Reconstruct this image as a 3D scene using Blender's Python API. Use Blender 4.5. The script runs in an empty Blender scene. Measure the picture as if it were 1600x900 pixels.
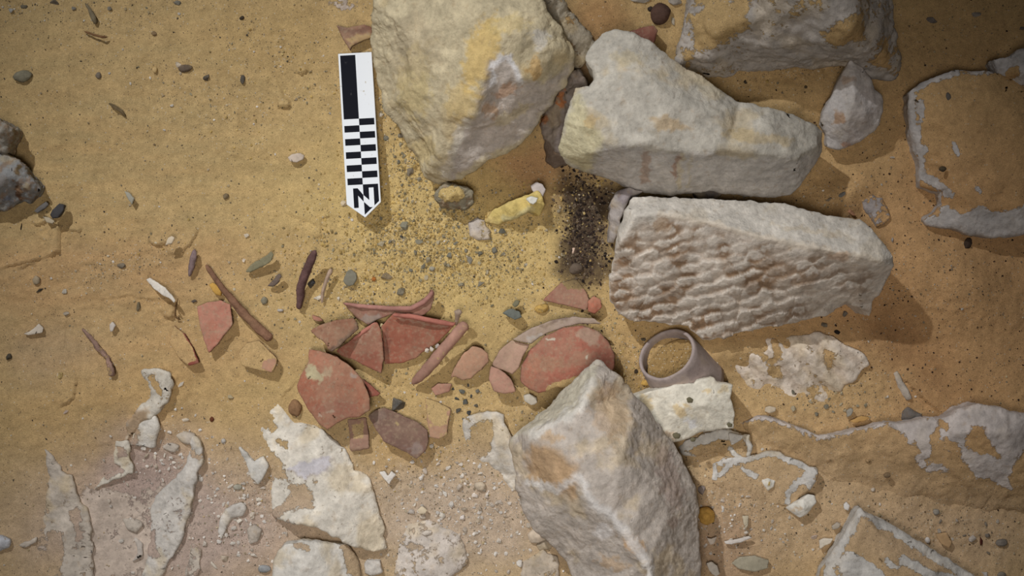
import bpy, bmesh, math, random
import numpy as np
from mathutils import Vector, Matrix
from mathutils.geometry import delaunay_2d_cdt
random.seed(7)
rng = np.random.RandomState(11)
S = bpy.context.scene
C = S.collection

# ------------------------------------------------------------------ camera, light, exposure
H = 1.2                      # camera height over the sand, metres
PX = 0.0005                  # one photo pixel on the sand = 0.5 mm
cam = bpy.data.objects.new('camera', bpy.data.cameras.new('camera'))
C.objects.link(cam)
cam.location = (0, 0, H)
cam.data.sensor_width = 36
cam.data.lens = 36 * H / (1600 * PX)
cam.data.clip_start = 0.05
S.camera = cam

def lin(c):
    c = np.asarray(c, float) / 255.0
    return np.where(c <= 0.04045, c / 12.92, ((c + 0.055) / 1.055) ** 2.4)

w = bpy.data.worlds.new('world'); S.world = w; w.use_nodes = True
w.node_tree.nodes['Background'].inputs[0].default_value = (1.0, 0.93, 0.88, 1)
w.node_tree.nodes['Background'].inputs[1].default_value = 0.02
def spot(name, loc, target, energy, size, soft, col):
    ld = bpy.data.lights.new(name, 'SPOT'); ld.energy = energy; ld.spot_size = math.radians(size); ld.spot_blend = 1.0
    ld.shadow_soft_size = soft; ld.color = col
    lo = bpy.data.objects.new(name, ld); C.objects.link(lo); lo.location = loc
    lo.rotation_euler = (Vector(target) - Vector(loc)).to_track_quat('-Z', 'Y').to_euler()
spot('flash', (-0.80, 1.20, 1.50), (-0.035, -0.11, 0), 116, 29.6, 0.022, (0.985, 1.0, 1.04))
spot('fill_lamp', (-0.10, -0.25, 1.60), (-0.04, -0.09, 0), 56, 41, 0.22, (1.0, 0.93, 0.885))
S.view_settings.view_transform = 'Standard'
S.view_settings.look = 'None'
S.view_settings.gamma = 1
S.view_settings.use_curve_mapping = False
S.view_settings.exposure = -0.26

# ------------------------------------------------------------------ numeric helpers
_perm = np.random.RandomState(3).permutation(256); _perm = np.concatenate([_perm, _perm, _perm])
_gr = np.random.RandomState(4).normal(size=(256, 3)); _gr /= np.linalg.norm(_gr, axis=1)[:, None]
def perlin(p):
    p = np.asarray(p, float); i = np.floor(p).astype(int); f = p - i; i &= 255
    u = f * f * f * (f * (f * 6 - 15) + 10)
    r = 0
    for dx in (0, 1):
        for dy in (0, 1):
            for dz in (0, 1):
                h = _perm[_perm[_perm[i[:, 0] + dx] + i[:, 1] + dy] + i[:, 2] + dz]
                g = _gr[h]
                d = g[:, 0] * (f[:, 0] - dx) + g[:, 1] * (f[:, 1] - dy) + g[:, 2] * (f[:, 2] - dz)
                r = r + d * np.where(dx, u[:, 0], 1 - u[:, 0]) * np.where(dy, u[:, 1], 1 - u[:, 1]) * np.where(dz, u[:, 2], 1 - u[:, 2])
    return r
def fbm(p, octv=4, gain=0.5, seed=0.0):
    p = np.asarray(p, float) + seed * 17.31
    a, r = 1.0, 0
    for k in range(octv):
        r = r + a * perlin(p); p = p * 2.03 + 5.7; a *= gain
    return r
def ridged(p, octv=4, seed=0.0):
    p = np.asarray(p, float) + seed * 11.7
    a, r = 1.0, 0
    for k in range(octv):
        r = r + a * (0.35 - np.abs(perlin(p))); p = p * 2.1 + 3.1; a *= 0.5
    return r
def sstep(a, b, x):
    t = np.clip((x - a) / (b - a), 0, 1); return t * t * (3 - 2 * t)
def seg_dist(q, poly, closed=True):
    q = np.asarray(q, float); P = np.asarray(poly, float)
    best = np.full(len(q), 1e9); n = len(P)
    for k in range(n if closed else n - 1):
        a, b = P[k], P[(k + 1) % n]; ab = b - a
        t = np.clip(((q - a) @ ab) / max(ab @ ab, 1e-9), 0, 1)
        best = np.minimum(best, np.hypot(*(q - a - t[:, None] * ab).T))
    return best
def inside(q, poly):
    q = np.asarray(q, float); P = np.asarray(poly, float); r = np.zeros(len(q), bool); n = len(P)
    for k in range(n):
        a, b = P[k], P[(k + 1) % n]
        if a[1] == b[1]: continue
        c = (a[1] > q[:, 1]) != (b[1] > q[:, 1])
        r ^= c & (q[:, 0] < (b[0] - a[0]) * (q[:, 1] - a[1]) / (b[1] - a[1]) + a[0])
    return r
def sdist(q, poly):                        # negative inside
    d = seg_dist(q, poly); return np.where(inside(q, poly), -d, d)
def gauss(q, cx, cy, rx, ry, ang=0):
    a = math.radians(ang); dx = q[:, 0] - cx; dy = q[:, 1] - cy
    u = (dx * math.cos(a) + dy * math.sin(a)) / rx; v = (-dx * math.sin(a) + dy * math.cos(a)) / ry
    return np.exp(-(u * u + v * v))
def q3(q, s, z=0.0):
    return np.column_stack([q[:, 0] * s, q[:, 1] * s, np.full(len(q), z)])

def P(px, py, z=0.0):
    """photo point at height z (cm) -> world metres"""
    z = z * 0.01; k = PX * (H - z) / H
    return Vector(((px - 800) * k, (450 - py) * k, z))
def topx(v):
    """world metres (n,3) -> plan pixels on the photo"""
    k = H / (H - v[:, 2]) / PX
    return np.column_stack([v[:, 0] * k + 800, 450 - v[:, 1] * k])

# ------------------------------------------------------------------ the sand: height and colour, as functions of plan position
MOUNDS = [  # cx, cy, rx, ry, ang, height cm
 (1480, 430, 110, 60, 35, 1.6), (1150, 545, 200, 30, -4, 1.2), (1430, 520, 60, 40, 30, -0.8),
 (820, 260, 90, 45, -20, -1.1), (920, 330, 40, 60, 0, -0.8), (1240, 160, 110, 40, -25, 1.0),
 (1500, 40, 120, 60, 0, -0.8), (640, 400, 140, 90, 0, 0.5), (560, 200, 60, 130, 0, 0.2),
 (150, 120, 220, 120, 10, 0.7), (90, 620, 160, 70, 0, 0.8), (230, 760, 60, 80, 0, -0.9),
 (1300, 310, 60, 25, -20, 1.2), (1010, 545, 60, 30, 0, -0.3), (1100, 790, 120, 80, 0, 0.2), (870, 470, 60, 40, 0, 0.2),
 (760, 560, 40, 50, 0, -0.3), (690, 720, 90, 50, 0, -0.2), (310, 640, 40, 60, 0, -0.5)]
# small step edges in the crusted sand: polyline (high side to its left when walking it), step cm, fade px
SCARPS = [
 ([(82,345),(95,352),(95,370),(93,392),(80,400),(70,402)], 0.5, 30, -1),
 ([(50,350),(68,350),(76,342)], 0.35, 18, 1),
 ([(230,378),(250,382),(268,378),(272,365)], 0.5, 26, 1),
 ([(268,470),(275,485),(270,492),(262,500)], 0.5, 25, -1),
 ([(433,168),(450,165),(456,160)], 0.5, 20, 1), ([(460,112),(472,116),(483,110)], 0.4, 18, 1),
 ([(62,330),(85,345),(100,332)], 0.4, 18, 1), ([(105,358),(125,362),(132,355)], 0.25, 14, 1),
 ([(0,420),(40,410),(75,402)], 0.25, 30, 1), ([(30,422),(45,412),(60,415)],0.2,12,1),
 ([(255,400),(285,395),(300,380),(315,350)], 0.2, 25, 1),
 ([(470,590),(440,620),(455,655)], 0.12, 20, -1),
 ([(130,515),(165,550),(178,580)], 0.3, 22, 1), ([(110,560),(125,590),(120,620),(90,640)],0.25,25,-1),
 ([(440,330),(480,345),(500,352)], 0.15, 25, 1), ([(488,350),(500,340),(503,375)], 0.3, 16, -1),
 ([(1400,580),(1440,620),(1475,650)], 0.3, 40, 1), ([(1310,300),(1340,285),(1352,262)],0.3,25,-1),
 ([(600,420),(630,440),(660,470)],0.15,14,1), ([(660,350),(690,365),(720,360)],0.12,14,-1),
 ([(150,470),(200,462),(260,470)],0.15,22,1), ([(340,540),(370,525),(405,535),(432,560)],0.2,22,-1),
]
def ground_cm(q):
    q = np.asarray(q, float)
    h = 0.55 * fbm(q3(q, 1/330., 1.3), 3) + 0.21 * fbm(q3(q, 1/62., 4.1), 3)
    grav = gravel(q)
    h += (0.06 + 0.19 * grav) * fbm(q3(q, 1/13., 9.0), 3)
    st = gauss(q, 150, 450, 260, 200)                       # wind crust on the left
    h += st * 0.17 * ridged(np.column_stack([q[:, 0]/75., q[:, 1]/26. + q[:,0]/200., np.full(len(q), 2.)]), 3)
    for cx, cy, rx, ry, a, hh in MOUNDS: h += hh * gauss(q, cx, cy, rx, ry, a)
    for pl, hh, fade, sgn in SCARPS:
        lo_ = np.min(pl, axis=0) - 3 * fade; hi_ = np.max(pl, axis=0) + 3 * fade
        m = np.where((q > lo_).all(1) & (q < hi_).all(1))[0]
        if not len(m): continue
        qq = q[m]; pj = qq + 3.0 * np.column_stack([fbm(q3(qq, .09, 3), 2), fbm(q3(qq, .09, 7), 2)])
        best = np.full(len(m), 1e9); side = np.zeros(len(m)); A = np.asarray(pl, float); along = np.zeros(len(m)); L = 0
        tot = sum(np.hypot(*(A[k+1]-A[k])) for k in range(len(A)-1))
        for k in range(len(A) - 1):
            a, b = A[k], A[k+1]; ab = b - a; l = np.hypot(*ab)
            t = np.clip(((pj - a) @ ab) / (ab @ ab), 0, 1); d = np.hypot(*(pj - a - t[:, None]*ab).T)
            cr = ab[0]*(pj[:,1]-a[1]) - ab[1]*(pj[:,0]-a[0])
            u = d < best; best = np.where(u, d, best); side = np.where(u, np.sign(cr), side); along = np.where(u, (L + t*l)/tot, along); L += l
        taper = np.clip(np.minimum(along, 1-along)*5, 0, 1)
        h[m] += hh * taper * np.where(side*sgn < 0, np.exp(-best/fade), 0)
    h -= 0.7 * np.exp(-np.clip(sdist(q, [(905,262),(960,285),(1000,300),(985,330),(930,320),(890,280)]), 0, 99)/25.)
    return h
GRAV = [(640,250,60,160,-8,.8),(680,380,150,70,0,1),(820,390,80,100,0,.5),(560,440,110,60,0,.5),(330,160,110,50,25,.35),(430,90,120,60,30,.4),
 (180,415,80,30,-15,.7),(120,20,150,30,0,.45),(700,760,110,80,0,.6),(390,800,70,60,0,.7),(1150,800,120,90,0,.35),(1300,600,120,60,20,.5),
 (980,570,50,70,0,.7),(1240,310,90,30,0,.4),(915,350,45,80,0,.6),(1480,820,120,70,0,.4),(1230,115,90,20,-10,.6),(610,620,50,40,0,.5),(800,640,60,40,0,.4),(1000,470,30,40,0,.4),(1450,460,100,60,30,.25)]
def gravel(q):
    g = np.zeros(len(q))
    for cx, cy, rx, ry, a, s in GRAV: g = np.maximum(g, s * gauss(q, cx, cy, rx, ry, a))
    g = g * (1 - .85 * gauss(q, 918, 350, 50, 95))
    return np.clip(g * (1 + 1.2 * fbm(q3(q, 1/45., 6.6), 2)), 0, 1)

SANDC = [  # colour blobs mixed into the sand tint
 (700, 370, 260, 170, 0, (222, 190, 108), .9), (1480, 450, 330, 360, 0, (214, 164, 100), 1.0), (1200, 200, 200, 120, 0, (208, 170, 104), .7),
 (120, 430, 330, 60, -4, (196, 152, 96), .6), (250, 560, 200, 90, 0, (205, 160, 98), .5), (180, 660, 150, 70, 0, (204, 164, 92), .6),
 (270, 830, 240, 110, 0, (196, 172, 156), .95), (225, 740, 75, 65, 0, (190, 164, 150), .9), (720, 810, 180, 100, 0, (206, 182, 154), .95),
 (640, 700, 60, 40, 0, (212, 168, 88), .6), (1200, 790, 260, 110, 0, (212, 178, 130), .85), (1230, 600, 170, 60, 0, (208, 172, 110), .7),
 (1480, 840, 160, 80, 0, (200, 168, 128), .7), (80, 550, 90, 50, 0, (178, 148, 108), .6), (990, 560, 60, 60, 0, (196, 158, 92), .8),
 (880, 120, 50, 60, 0, (160, 112, 76), .8), (830, 260, 70, 40, 0, (190, 138, 88), .7), (930, 30, 60, 40, 0, (178, 132, 74), .8), (430, 60, 120, 60, 0, (196, 160, 92), .5), (560, 610, 220, 40, 0, (212, 176, 104), .7),
 (1130, 860, 60, 70, 0, (184, 150, 118), .7), (1420, 545, 100, 45, 40, (178, 126, 70), .6)]
def sand_rgb(q):
    c = np.tile(lin((202, 168, 104)), (len(q), 1))
    qq = q + 26 * np.column_stack([fbm(q3(q, 1/60., 3.3), 3), fbm(q3(q, 1/60., 8.3), 3)])
    for cx, cy, rx, ry, a, col, s in SANDC:
        k = (s * np.clip(gauss(qq, cx, cy, rx, ry, a) * 1.25, 0, 1))[:, None]; c = c * (1 - k) + lin(col) * k
    # charred soil between the blocks
    d = sdist(qq, [(885,272),(960,285),(965,320),(955,380),(950,430),(915,445),(880,425),(872,370),(878,320)])
    k = (0.93 * sstep(24, -22, d + 14 * fbm(q3(q, 1/22., 5.5), 3)))[:, None]; c = c * (1 - k) + lin((72, 56, 46)) * k
    n = fbm(q3(q, 1/28., 2.2), 3)[:, None]; c = c * (1 + 0.16 * n)
    st = fbm(np.column_stack([q[:,0]/120., q[:,1]/22., np.zeros(len(q))]), 3)[:, None] * gauss(q, 150, 330, 330, 330)[:, None]
    c = c * (1 + st * np.array([.10, .02, -.06]))
    g = (c @ np.array([.3, .6, .1]))[:, None]
    return np.clip((c * .83 + g * .17 * np.array([1.0, 1.0, .95])) * .86, 0, 1)

# ------------------------------------------------------------------ materials
def earth_material(name, rough=0.93, rockscale=90., rockbump=0.75, rockvar=0.3, mask_noise=2.3, spec=0.2, fib=False):
    m = bpy.data.materials.new(name); m.use_nodes = True; t = m.node_tree; N = t.nodes; L = t.links
    bs = N['Principled BSDF']; bs.inputs['Roughness'].default_value = rough; bs.inputs['Specular IOR Level'].default_value = spec
    geo = N.new('ShaderNodeNewGeometry'); pos = geo.outputs['Position']
    def att(n_):
        a = N.new('ShaderNodeAttribute'); a.attribute_name = n_; return a
    def noise(sc, det=4, ro=0.55, vec=pos):
        n = N.new('ShaderNodeTexNoise'); n.inputs['Scale'].default_value = sc; n.inputs['Detail'].default_value = det
        n.inputs['Roughness'].default_value = ro; L.new(vec, n.inputs['Vector']); return n.outputs['Fac']
    def mr(x, a, b, c, d, smooth=False):
        n = N.new('ShaderNodeMapRange'); n.inputs[1].default_value = a; n.inputs[2].default_value = b
        n.inputs[3].default_value = c; n.inputs[4].default_value = d; L.new(x, n.inputs[0])
        if smooth: n.interpolation_type = 'SMOOTHSTEP'
        return n.outputs[0]
    def ma(op, a, b, c=None):
        n = N.new('ShaderNodeMath'); n.operation = op
        for k, v in enumerate((a, b, c)):
            if v is None: continue
            if isinstance(v, (int, float)): n.inputs[k].default_value = v
            else: L.new(v, n.inputs[k])
        return n.outputs[0]
    def scale(col, f):
        n = N.new('ShaderNodeVectorMath'); n.operation = 'SCALE'; L.new(col, n.inputs[0]); L.new(f, n.inputs[3]); return n.outputs[0]
    def mix(f, a, b):
        n = N.new('ShaderNodeMix'); n.data_type = 'RGBA'
        if isinstance(f, float): n.inputs[0].default_value = f
        else: L.new(f, n.inputs[0])
        for k, v in ((6, a), (7, b)):
            if isinstance(v, tuple): n.inputs[k].default_value = v
            else: L.new(v, n.inputs[k])
        return n.outputs[2]
    base, sandc, mask, grit = att('base'), att('sandc'), att('mask'), att('grit')
    nf = noise(1300, 2, .6); nm = noise(260, 5, .65); nr = noise(rockscale, 9, .68); nl = noise(22, 4, .6)
    # stone / pot colour
    r = scale(base.outputs['Color'], mr(nr, .25, .75, 1 - rockvar, 1 + rockvar))
    r = scale(r, mr(nm, .3, .7, .88, 1.10)); sp = noise(420, 4, .7); r = scale(r, mr(sp, .58, .68, 1.0, .80)); r = scale(r, mr(sp, .30, .40, 1.10, 1.0)); r = scale(r, mr(nl, .3, .7, .93, 1.06))
    # sand colour with specks
    s = scale(sandc.outputs['Color'], mr(nf, .3, .7, .78, 1.22)); s = scale(s, mr(nm, .3, .7, .86, 1.14))
    vo = N.new('ShaderNodeTexVoronoi'); vo.inputs['Scale'].default_value = 620; L.new(pos, vo.inputs['Vector'])
    sep = N.new('ShaderNodeSeparateColor'); L.new(vo.outputs['Color'], sep.inputs[0])
    near = mr(vo.outputs['Distance'], .25, .38, 1, 0)
    thr = ma('MULTIPLY_ADD', grit.outputs['Fac'],   .55, .10)
    pick = ma('MULTIPLY', near, ma('LESS_THAN', sep.outputs[0], thr))
    spk = mix(ma('GREATER_THAN', sep.outputs[1], .62), (.07, .055, .045, 1), (.55, .5, .4, 1))
    s = mix(ma('MULTIPLY', pick, .6), s, spk)
    mn = ma('ADD', ma('MULTIPLY', noise(230, 8, .68), .6), ma('MULTIPLY', noise(62, 3, .5), .4))
    mk = mr(ma('MULTIPLY_ADD', ma('SUBTRACT', mn, .5), mask_noise, mask.outputs['Fac']), .44, .56, 0, 1, True)
    L.new(mix(mk, r, s), bs.inputs['Base Color'])
    # relief
    hr = ma('ADD', ma('MULTIPLY', nr, 1.0), ma('MULTIPLY', nm, .35))
    hs = ma('ADD', ma('MULTIPLY', nm, .35), ma('MULTIPLY', nf, .22))
    hh = N.new('ShaderNodeMix'); hh.data_type = 'FLOAT'; L.new(mk, hh.inputs[0]); L.new(hr, hh.inputs[2]); L.new(hs, hh.inputs[3])
    b = N.new('ShaderNodeBump'); b.inputs['Strength'].default_value = rockbump; b.inputs['Distance'].default_value = .0022
    L.new(hh.outputs[0], b.inputs['Height']); L.new(b.outputs[0], bs.inputs['Normal'])
    return m
M_EARTH = earth_material('limestone_and_sand')
M_POT = earth_material('fired_clay', rockscale=60, rockbump=.16, rockvar=.13, mask_noise=1.7, rough=.85, spec=.25)
M_WOOD = earth_material('old_wood_and_bone', rockscale=160, rockbump=.6, rockvar=.35, rough=.85)
M_GLINT = earth_material('dark_flint', rockscale=140, rockbump=.5, rockvar=.45, rough=.45, spec=.5)
def flat_material(name, col, rough, wear):
    m = bpy.data.materials.new(name); m.use_nodes = True; t = m.node_tree; N = t.nodes; L = t.links; bs = N['Principled BSDF']
    bs.inputs['Roughness'].default_value = rough; bs.inputs['Specular IOR Level'].default_value = .12
    tc = N.new('ShaderNodeTexCoord'); n = N.new('ShaderNodeTexNoise'); n.inputs['Scale'].default_value = 260; n.inputs['Detail'].default_value = 7
    L.new(tc.outputs['Object'], n.inputs['Vector'])
    cr = N.new('ShaderNodeValToRGB'); cr.color_ramp.elements[0].position = .66; cr.color_ramp.elements[1].position = .74
    cr.color_ramp.elements[0].color = (*col, 1); cr.color_ramp.elements[1].color = (*wear, 1)
    L.new(n.outputs['Fac'], cr.inputs[0]); L.new(cr.outputs[0], bs.inputs['Base Color']); return m
M_WHITE = flat_material('white_plastic', tuple(lin((242, 247, 250))), .5, tuple(lin((205, 200, 186))))
M_BLACK = flat_material('black_print', tuple(lin((22, 24, 32))), .75, tuple(lin((56, 56, 58))))

# ------------------------------------------------------------------ object plumbing
def tag(o, label=None, cat=None, group=None, kind=None):
    if label: o['label'] = label
    if cat: o['category'] = cat
    if group: o['group'] = group
    if kind: o['kind'] = kind
    return o
def empty(name, px, py, z=0):
    o = bpy.data.objects.new(name, None); C.objects.link(o); o.location = P(px, py, z); o.empty_display_size = .01; return o
def set_attr(me, name, arr):
    if arr.ndim == 2:
        a = me.attributes.new(name, 'FLOAT_COLOR', 'POINT')
        a.data.foreach_set('color', np.column_stack([arr, np.ones(len(arr))]).astype(np.float32).ravel())
    else:
        a = me.attributes.new(name, 'FLOAT', 'POINT'); a.data.foreach_set('value', arr.astype(np.float32))
def finish(name, co, faces, mat, base, mask, parent=None, smooth=True, origin=None):
    """co world metres (n,3); base (n,3) linear; mask (n,) sand cover"""
    q = topx(co)
    me = bpy.data.meshes.new(name)
    c0 = np.array([co[:, 0].mean(), co[:, 1].mean(), co[:, 2].min()]) if origin is None else np.array(origin)
    me.from_pydata((co - c0).tolist(), [], faces if isinstance(faces, list) else faces.tolist())
    set_attr(me, 'base', np.clip(base, 0, 1)); set_attr(me, 'sandc', sand_rgb(q)); set_attr(me, 'mask', np.asarray(mask, float)); set_attr(me, 'grit', gravel(q))
    me.materials.append(mat)
    me.polygons.foreach_set('use_smooth', np.full(len(me.polygons), smooth))
    me.update()
    o = bpy.data.objects.new(name, me); C.objects.link(o)
    if parent is not None:
        o.parent = parent; o.location = Vector(c0) - parent.location
    else: o.location = c0
    return o
def ragged(pts, step, amp, seed):
    """densify a closed outline of (x,y,z) and roughen it"""
    A = np.asarray(pts, float); out = []
    n = len(A)
    for k in range(n):
        a, b = A[k], A[(k+1) % n]; m = max(1, int(np.hypot(*(b-a)[:2]) / step))
        for j in range(m): out.append(a + (b - a) * j / m)
    out = np.array(out)
    d = np.column_stack([fbm(q3(out[:, :2], .06, seed), 3), fbm(q3(out[:, :2], .06, seed + 5), 3)])
    out[:, :2] += d * amp
    return out

def slab_mesh(outline, interior, res_px, seed, thick=None, zbase=-1.5, inset=0.10, rag=4.0, rel=False, bevel=0.35, edges=()):
    """closed body: top from a constrained triangulation of outline + interior (px,py,cm), sides dropping to zbase (or by thick)"""
    O = ragged(outline, max(res_px * 2.2, 5), rag, seed)
    I = np.asarray(interior, float).reshape(-1, 3)
    allp = np.vstack([O, I]); n = len(O)
    es = [(k, (k+1) % n) for k in range(n)] + [(n + a, n + b) for a, b in edges]
    v2, e2, f2, ov, _, _ = delaunay_2d_cdt([Vector((p[0], p[1])) for p in allp], es, [list(range(n))], 1, 1e-4)
    zs = []
    for k, o in enumerate(ov):
        if o: zs.append(allp[o[0], 2])
        else:
            d = np.hypot(allp[:, 0] - v2[k].x, allp[:, 1] - v2[k].y) + 1e-3; i = np.argsort(d)[:2]; zs.append(float((allp[i, 2] / d[i]).sum() / (1/d[i]).sum()))
    zs = np.array(zs); XY = np.array([[v.x, v.y] for v in v2])
    g = ground_cm(XY) if rel else np.zeros(len(XY))
    if rel is not False and rel is not True: g = np.full(len(XY), rel)
    zs = zs + g
    cen = O[:, :2].mean(0)
    bm = bmesh.new()
    tv = [bm.verts.new(P(x, y, z)) for (x, y), z in zip(XY, zs)]
    for f in f2:
        try: bm.faces.new([tv[i] for i in f])
        except ValueError: pass
    bm.normal_update()
    for f in bm.faces:
        if f.normal.z < 0: f.normal_flip()
    # rim
    rim = [e for e in bm.edges if len(e.link_faces) == 1]
    low = {}
    for e in rim:
        for v in e.verts:
            if v not in low:
                p = v.co
                c = P(cen[0], cen[1], 0)
                zb = (p.z - thick * .01) if thick else min(zbase * .01 + (0 if rel is False else ground_cm(topx(np.array([p[:]])))[0] * .01), p.z - .002)
                low[v] = bm.verts.new((p.x + (c.x - p.x) * inset, p.y + (c.y - p.y) * inset, zb))
    lowedges = []
    for e in rim:
        a, b = e.verts
        f = bm.faces.new((a, b, low[b], low[a]))
        lowedges.append(bm.edges.get((low[a], low[b])))
    if thick:                                            # underside follows the top
        inn = {v: v for v in []}
        m = {}
        for v in tv:
            m[v] = low[v] if v in low else bm.verts.new((v.co.x, v.co.y, v.co.z - thick * .01))
        for f in list(bm.faces):
            if all(v in m for v in f.verts) and all(v not in low.values() for v in f.verts):
                try: bm.faces.new([m[v] for v in reversed(f.verts)])
                except ValueError: pass
    else: bmesh.ops.edgeloop_fill(bm, edges=[e for e in lowedges if e])
    bmesh.ops.recalc_face_normals(bm, faces=bm.faces)
    bmesh.ops.triangulate(bm, faces=bm.faces)
    # subdivide long edges
    Lm = res_px * PX
    zmin = min(v.co.z for v in bm.verts) + 1e-5
    for it in range(9):
        le = [e for e in bm.edges if e.calc_length() > Lm * 1.4 and not (e.verts[0].co.z <= zmin and e.verts[1].co.z <= zmin and not thick)]
        if not le: break
        bmesh.ops.subdivide_edges(bm, edges=le, cuts=1)
        bmesh.ops.triangulate(bm, faces=[f for f in bm.faces if len(f.verts) > 3])
    # even the triangulation a little
    bm.verts.ensure_lookup_table()
    k = int(bevel * 10)
    for _ in range(max(1, int(k * .7))): bmesh.ops.smooth_vert(bm, verts=bm.verts, factor=.5, use_axis_x=True, use_axis_y=True, use_axis_z=True)
    bmesh.ops.recalc_face_normals(bm, faces=bm.faces)
    return bm
def to_np(bm):
    bm.verts.index_update(); bm.normal_update()
    co = np.array([v.co[:] for v in bm.verts]); no = np.array([v.normal[:] for v in bm.verts])
    fc = [[v.index for v in f.verts] for f in bm.faces]
    bm.free(); return co, no, fc

def cover_mask(q, default, show=(), hide=(), soft=11.):
    """0 = bare, 1 = under sand.  show: polygons, or ('line', pts, halfwidth), left bare;  hide: the same, sand covered"""
    m = np.full(len(q), float(default))
    def field(it):
        if it[0] == 'line': d = seg_dist(q, it[1], False) - it[2]
        else: d = sdist(q, it)
        return np.clip(.5 - d / (2 * soft), 0, 1)
    for it in show: m = np.minimum(m, 1 - field(it))
    for it in hide: m = np.maximum(m, field(it))
    return m
def tint(q, co, col, patches=(), var=.10, seed=0., warm=.5):
    c = np.tile(lin(col), (len(q), 1)) * (1 + var * 2 * fbm(co * 45, 4, .6, seed))[:, None]
    yl = sstep(.06, .38, fbm(co * 28, 4, .6, seed + 4.)) * warm
    c = c * (1 - yl[:, None]) + lin((212, 186, 132)) * yl[:, None]
    qq = q + 9 * np.column_stack([fbm(co * 130, 3, .6, 2.), fbm(co * 130, 3, .6, 6.)])
    hi = fbm(co * 170, 4, .7, seed + 9.) if patches else 0
    for pt in patches:
        kind, geo, pc, s = pt[:4]; soft = pt[4] if len(pt) > 4 else 8.
        if kind == 'blob': gg = gauss(qq, *geo); k = s * sstep(.30, .62, gg + .42 * hi * sstep(.05, .3, gg))
        elif kind == 'line': k = s * sstep(soft, -1, seg_dist(qq, geo[0], False) - geo[1])
        else: k = s * sstep(soft, -soft, sdist(qq, geo))
        c = c * (1 - k[:, None]) + lin(pc) * k[:, None]
    return c
CHALK = (206, 200, 188)
def rock(name, outline, interior, label, cat='stone', col=CHALK, res=4.0, seed=1, amp=.12, sc=60., patches=(), cover=0.0, show=(), hide=(), zbase=-1.5,
         inset=.10, rel=False, bevel=.35, edges=(), extra=None, rag=4., var=.08, warm=.35, mat=None, parent=None, group=None, strata=0., soft=11., thick=None):
    bm = slab_mesh(outline, interior, res, seed, thick, zbase, inset, rag, rel, bevel, edges)
    co, no, fc = to_np(bm)
    d = amp * .01 * (1.0 * fbm(co * sc, 5, .6, seed) + 1.1 * ridged(co * sc * .7, 5, seed))
    fine = fbm(co * 230, 3, .65, seed + 2.); flk = ridged(co * np.array([150, 150, 260]), 3, seed + 6.)
    d += .00028 * fine + .00042 * flk
    dirt = sstep(.15, -.5, fine + flk * 1.2) 
    if strata: d += strata * .01 * ridged(np.column_stack([co[:, 0]*25, co[:, 1]*25, co[:, 2]*190]), 3, seed) * (1 - np.abs(no[:, 2]))
    q = topx(co)
    if extra is not None:
        dd, dark = extra(q, co, no); d = d + dd
    co2 = co + no * d[:, None]
    base = tint(q, co, col, patches, var, seed, warm)
    base = base * (1 - .38 * dirt[:, None]) + lin((168, 142, 108)) * .38 * dirt[:, None]
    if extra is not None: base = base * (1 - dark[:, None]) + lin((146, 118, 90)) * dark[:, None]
    mask = cover_mask(q, cover, show, hide, soft)
    mask = np.where(mask > .9, mask + .1, mask) * sstep(-.25, .35, no[:, 2])
    o = finish(name, co2, fc, mat or M_EARTH, base, mask, parent)
    if parent is None: tag(o, label, cat, group)
    elif label: tag(o, label)
    return o

# ------------------------------------------------------------------ ground
def make_ground():
    nx, ny = 860, 520
    ex = 14                                   # the sand runs on, more coarsely, beyond the picture
    xs = np.linspace(-100, 1700, nx - 2*ex); ys = np.linspace(-90, 990, ny - 2*ex); k = 1.5 ** np.arange(1, ex + 1) * 4.5
    xs = np.concatenate([xs[0] - k[::-1], xs, xs[-1] + k]); ys = np.concatenate([ys[0] - k[::-1], ys, ys[-1] + k])
    X, Y = np.meshgrid(xs, ys); q = np.column_stack([X.ravel(), Y.ravel()])
    h = ground_cm(q)
    co = np.column_stack([(q[:, 0]-800)*PX, (450-q[:, 1])*PX, h*.01])
    i = np.arange(nx*ny).reshape(ny, nx)
    f = np.column_stack([i[1:, :-1].ravel(), i[1:, 1:].ravel(), i[:-1, 1:].ravel(), i[:-1, :-1].ravel()])
    show = [[(495,8),(540,-20),(590,-20),(588,20),(560,28),(520,24)]]
    mask = cover_mask(q, 1.08, (), (), 14)
    # chalk dust smears on the sand
    for cx, cy, rx, ry, a, s in [(540,5,45,18,0,.55),(245,810,70,80,0,.62),(115,840,70,70,0,.6),(170,880,80,40,0,.5),(680,750,70,45,0,.32),(760,820,60,60,0,.3),(1090,720,50,25,0,.25),
                               (650,355,20,18,0,.15),(745,355,26,22,0,.55),(1370,320,25,25,0,.35),(1430,850,60,30,0,.2),(160,780,40,30,0,.45),(1230,700,50,14,30,.3),(30,760,40,20,0,.25),(950,350,14,40,0,.35)]:
        mask -= s * np.clip(gauss(q, cx, cy, rx, ry, a) * 1.2, 0, 1)
    base = np.tile(lin((196, 180, 164)), (len(q), 1))
    me = bpy.data.meshes.new('sand_ground'); me.from_pydata(co.tolist(), [], f.tolist())
    set_attr(me, 'base', base); set_attr(me, 'sandc', sand_rgb(q)); set_attr(me, 'mask', mask); set_attr(me, 'grit', gravel(q))
    me.materials.append(M_EARTH); me.polygons.foreach_set('use_smooth', np.full(len(me.polygons), True))
    o = bpy.data.objects.new('floor', me); C.objects.link(o)
    tag(o, 'yellow brown desert sand floor of the excavation, dusted with chalk below', None, None, 'structure')
make_ground()

exec_big = True
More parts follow.
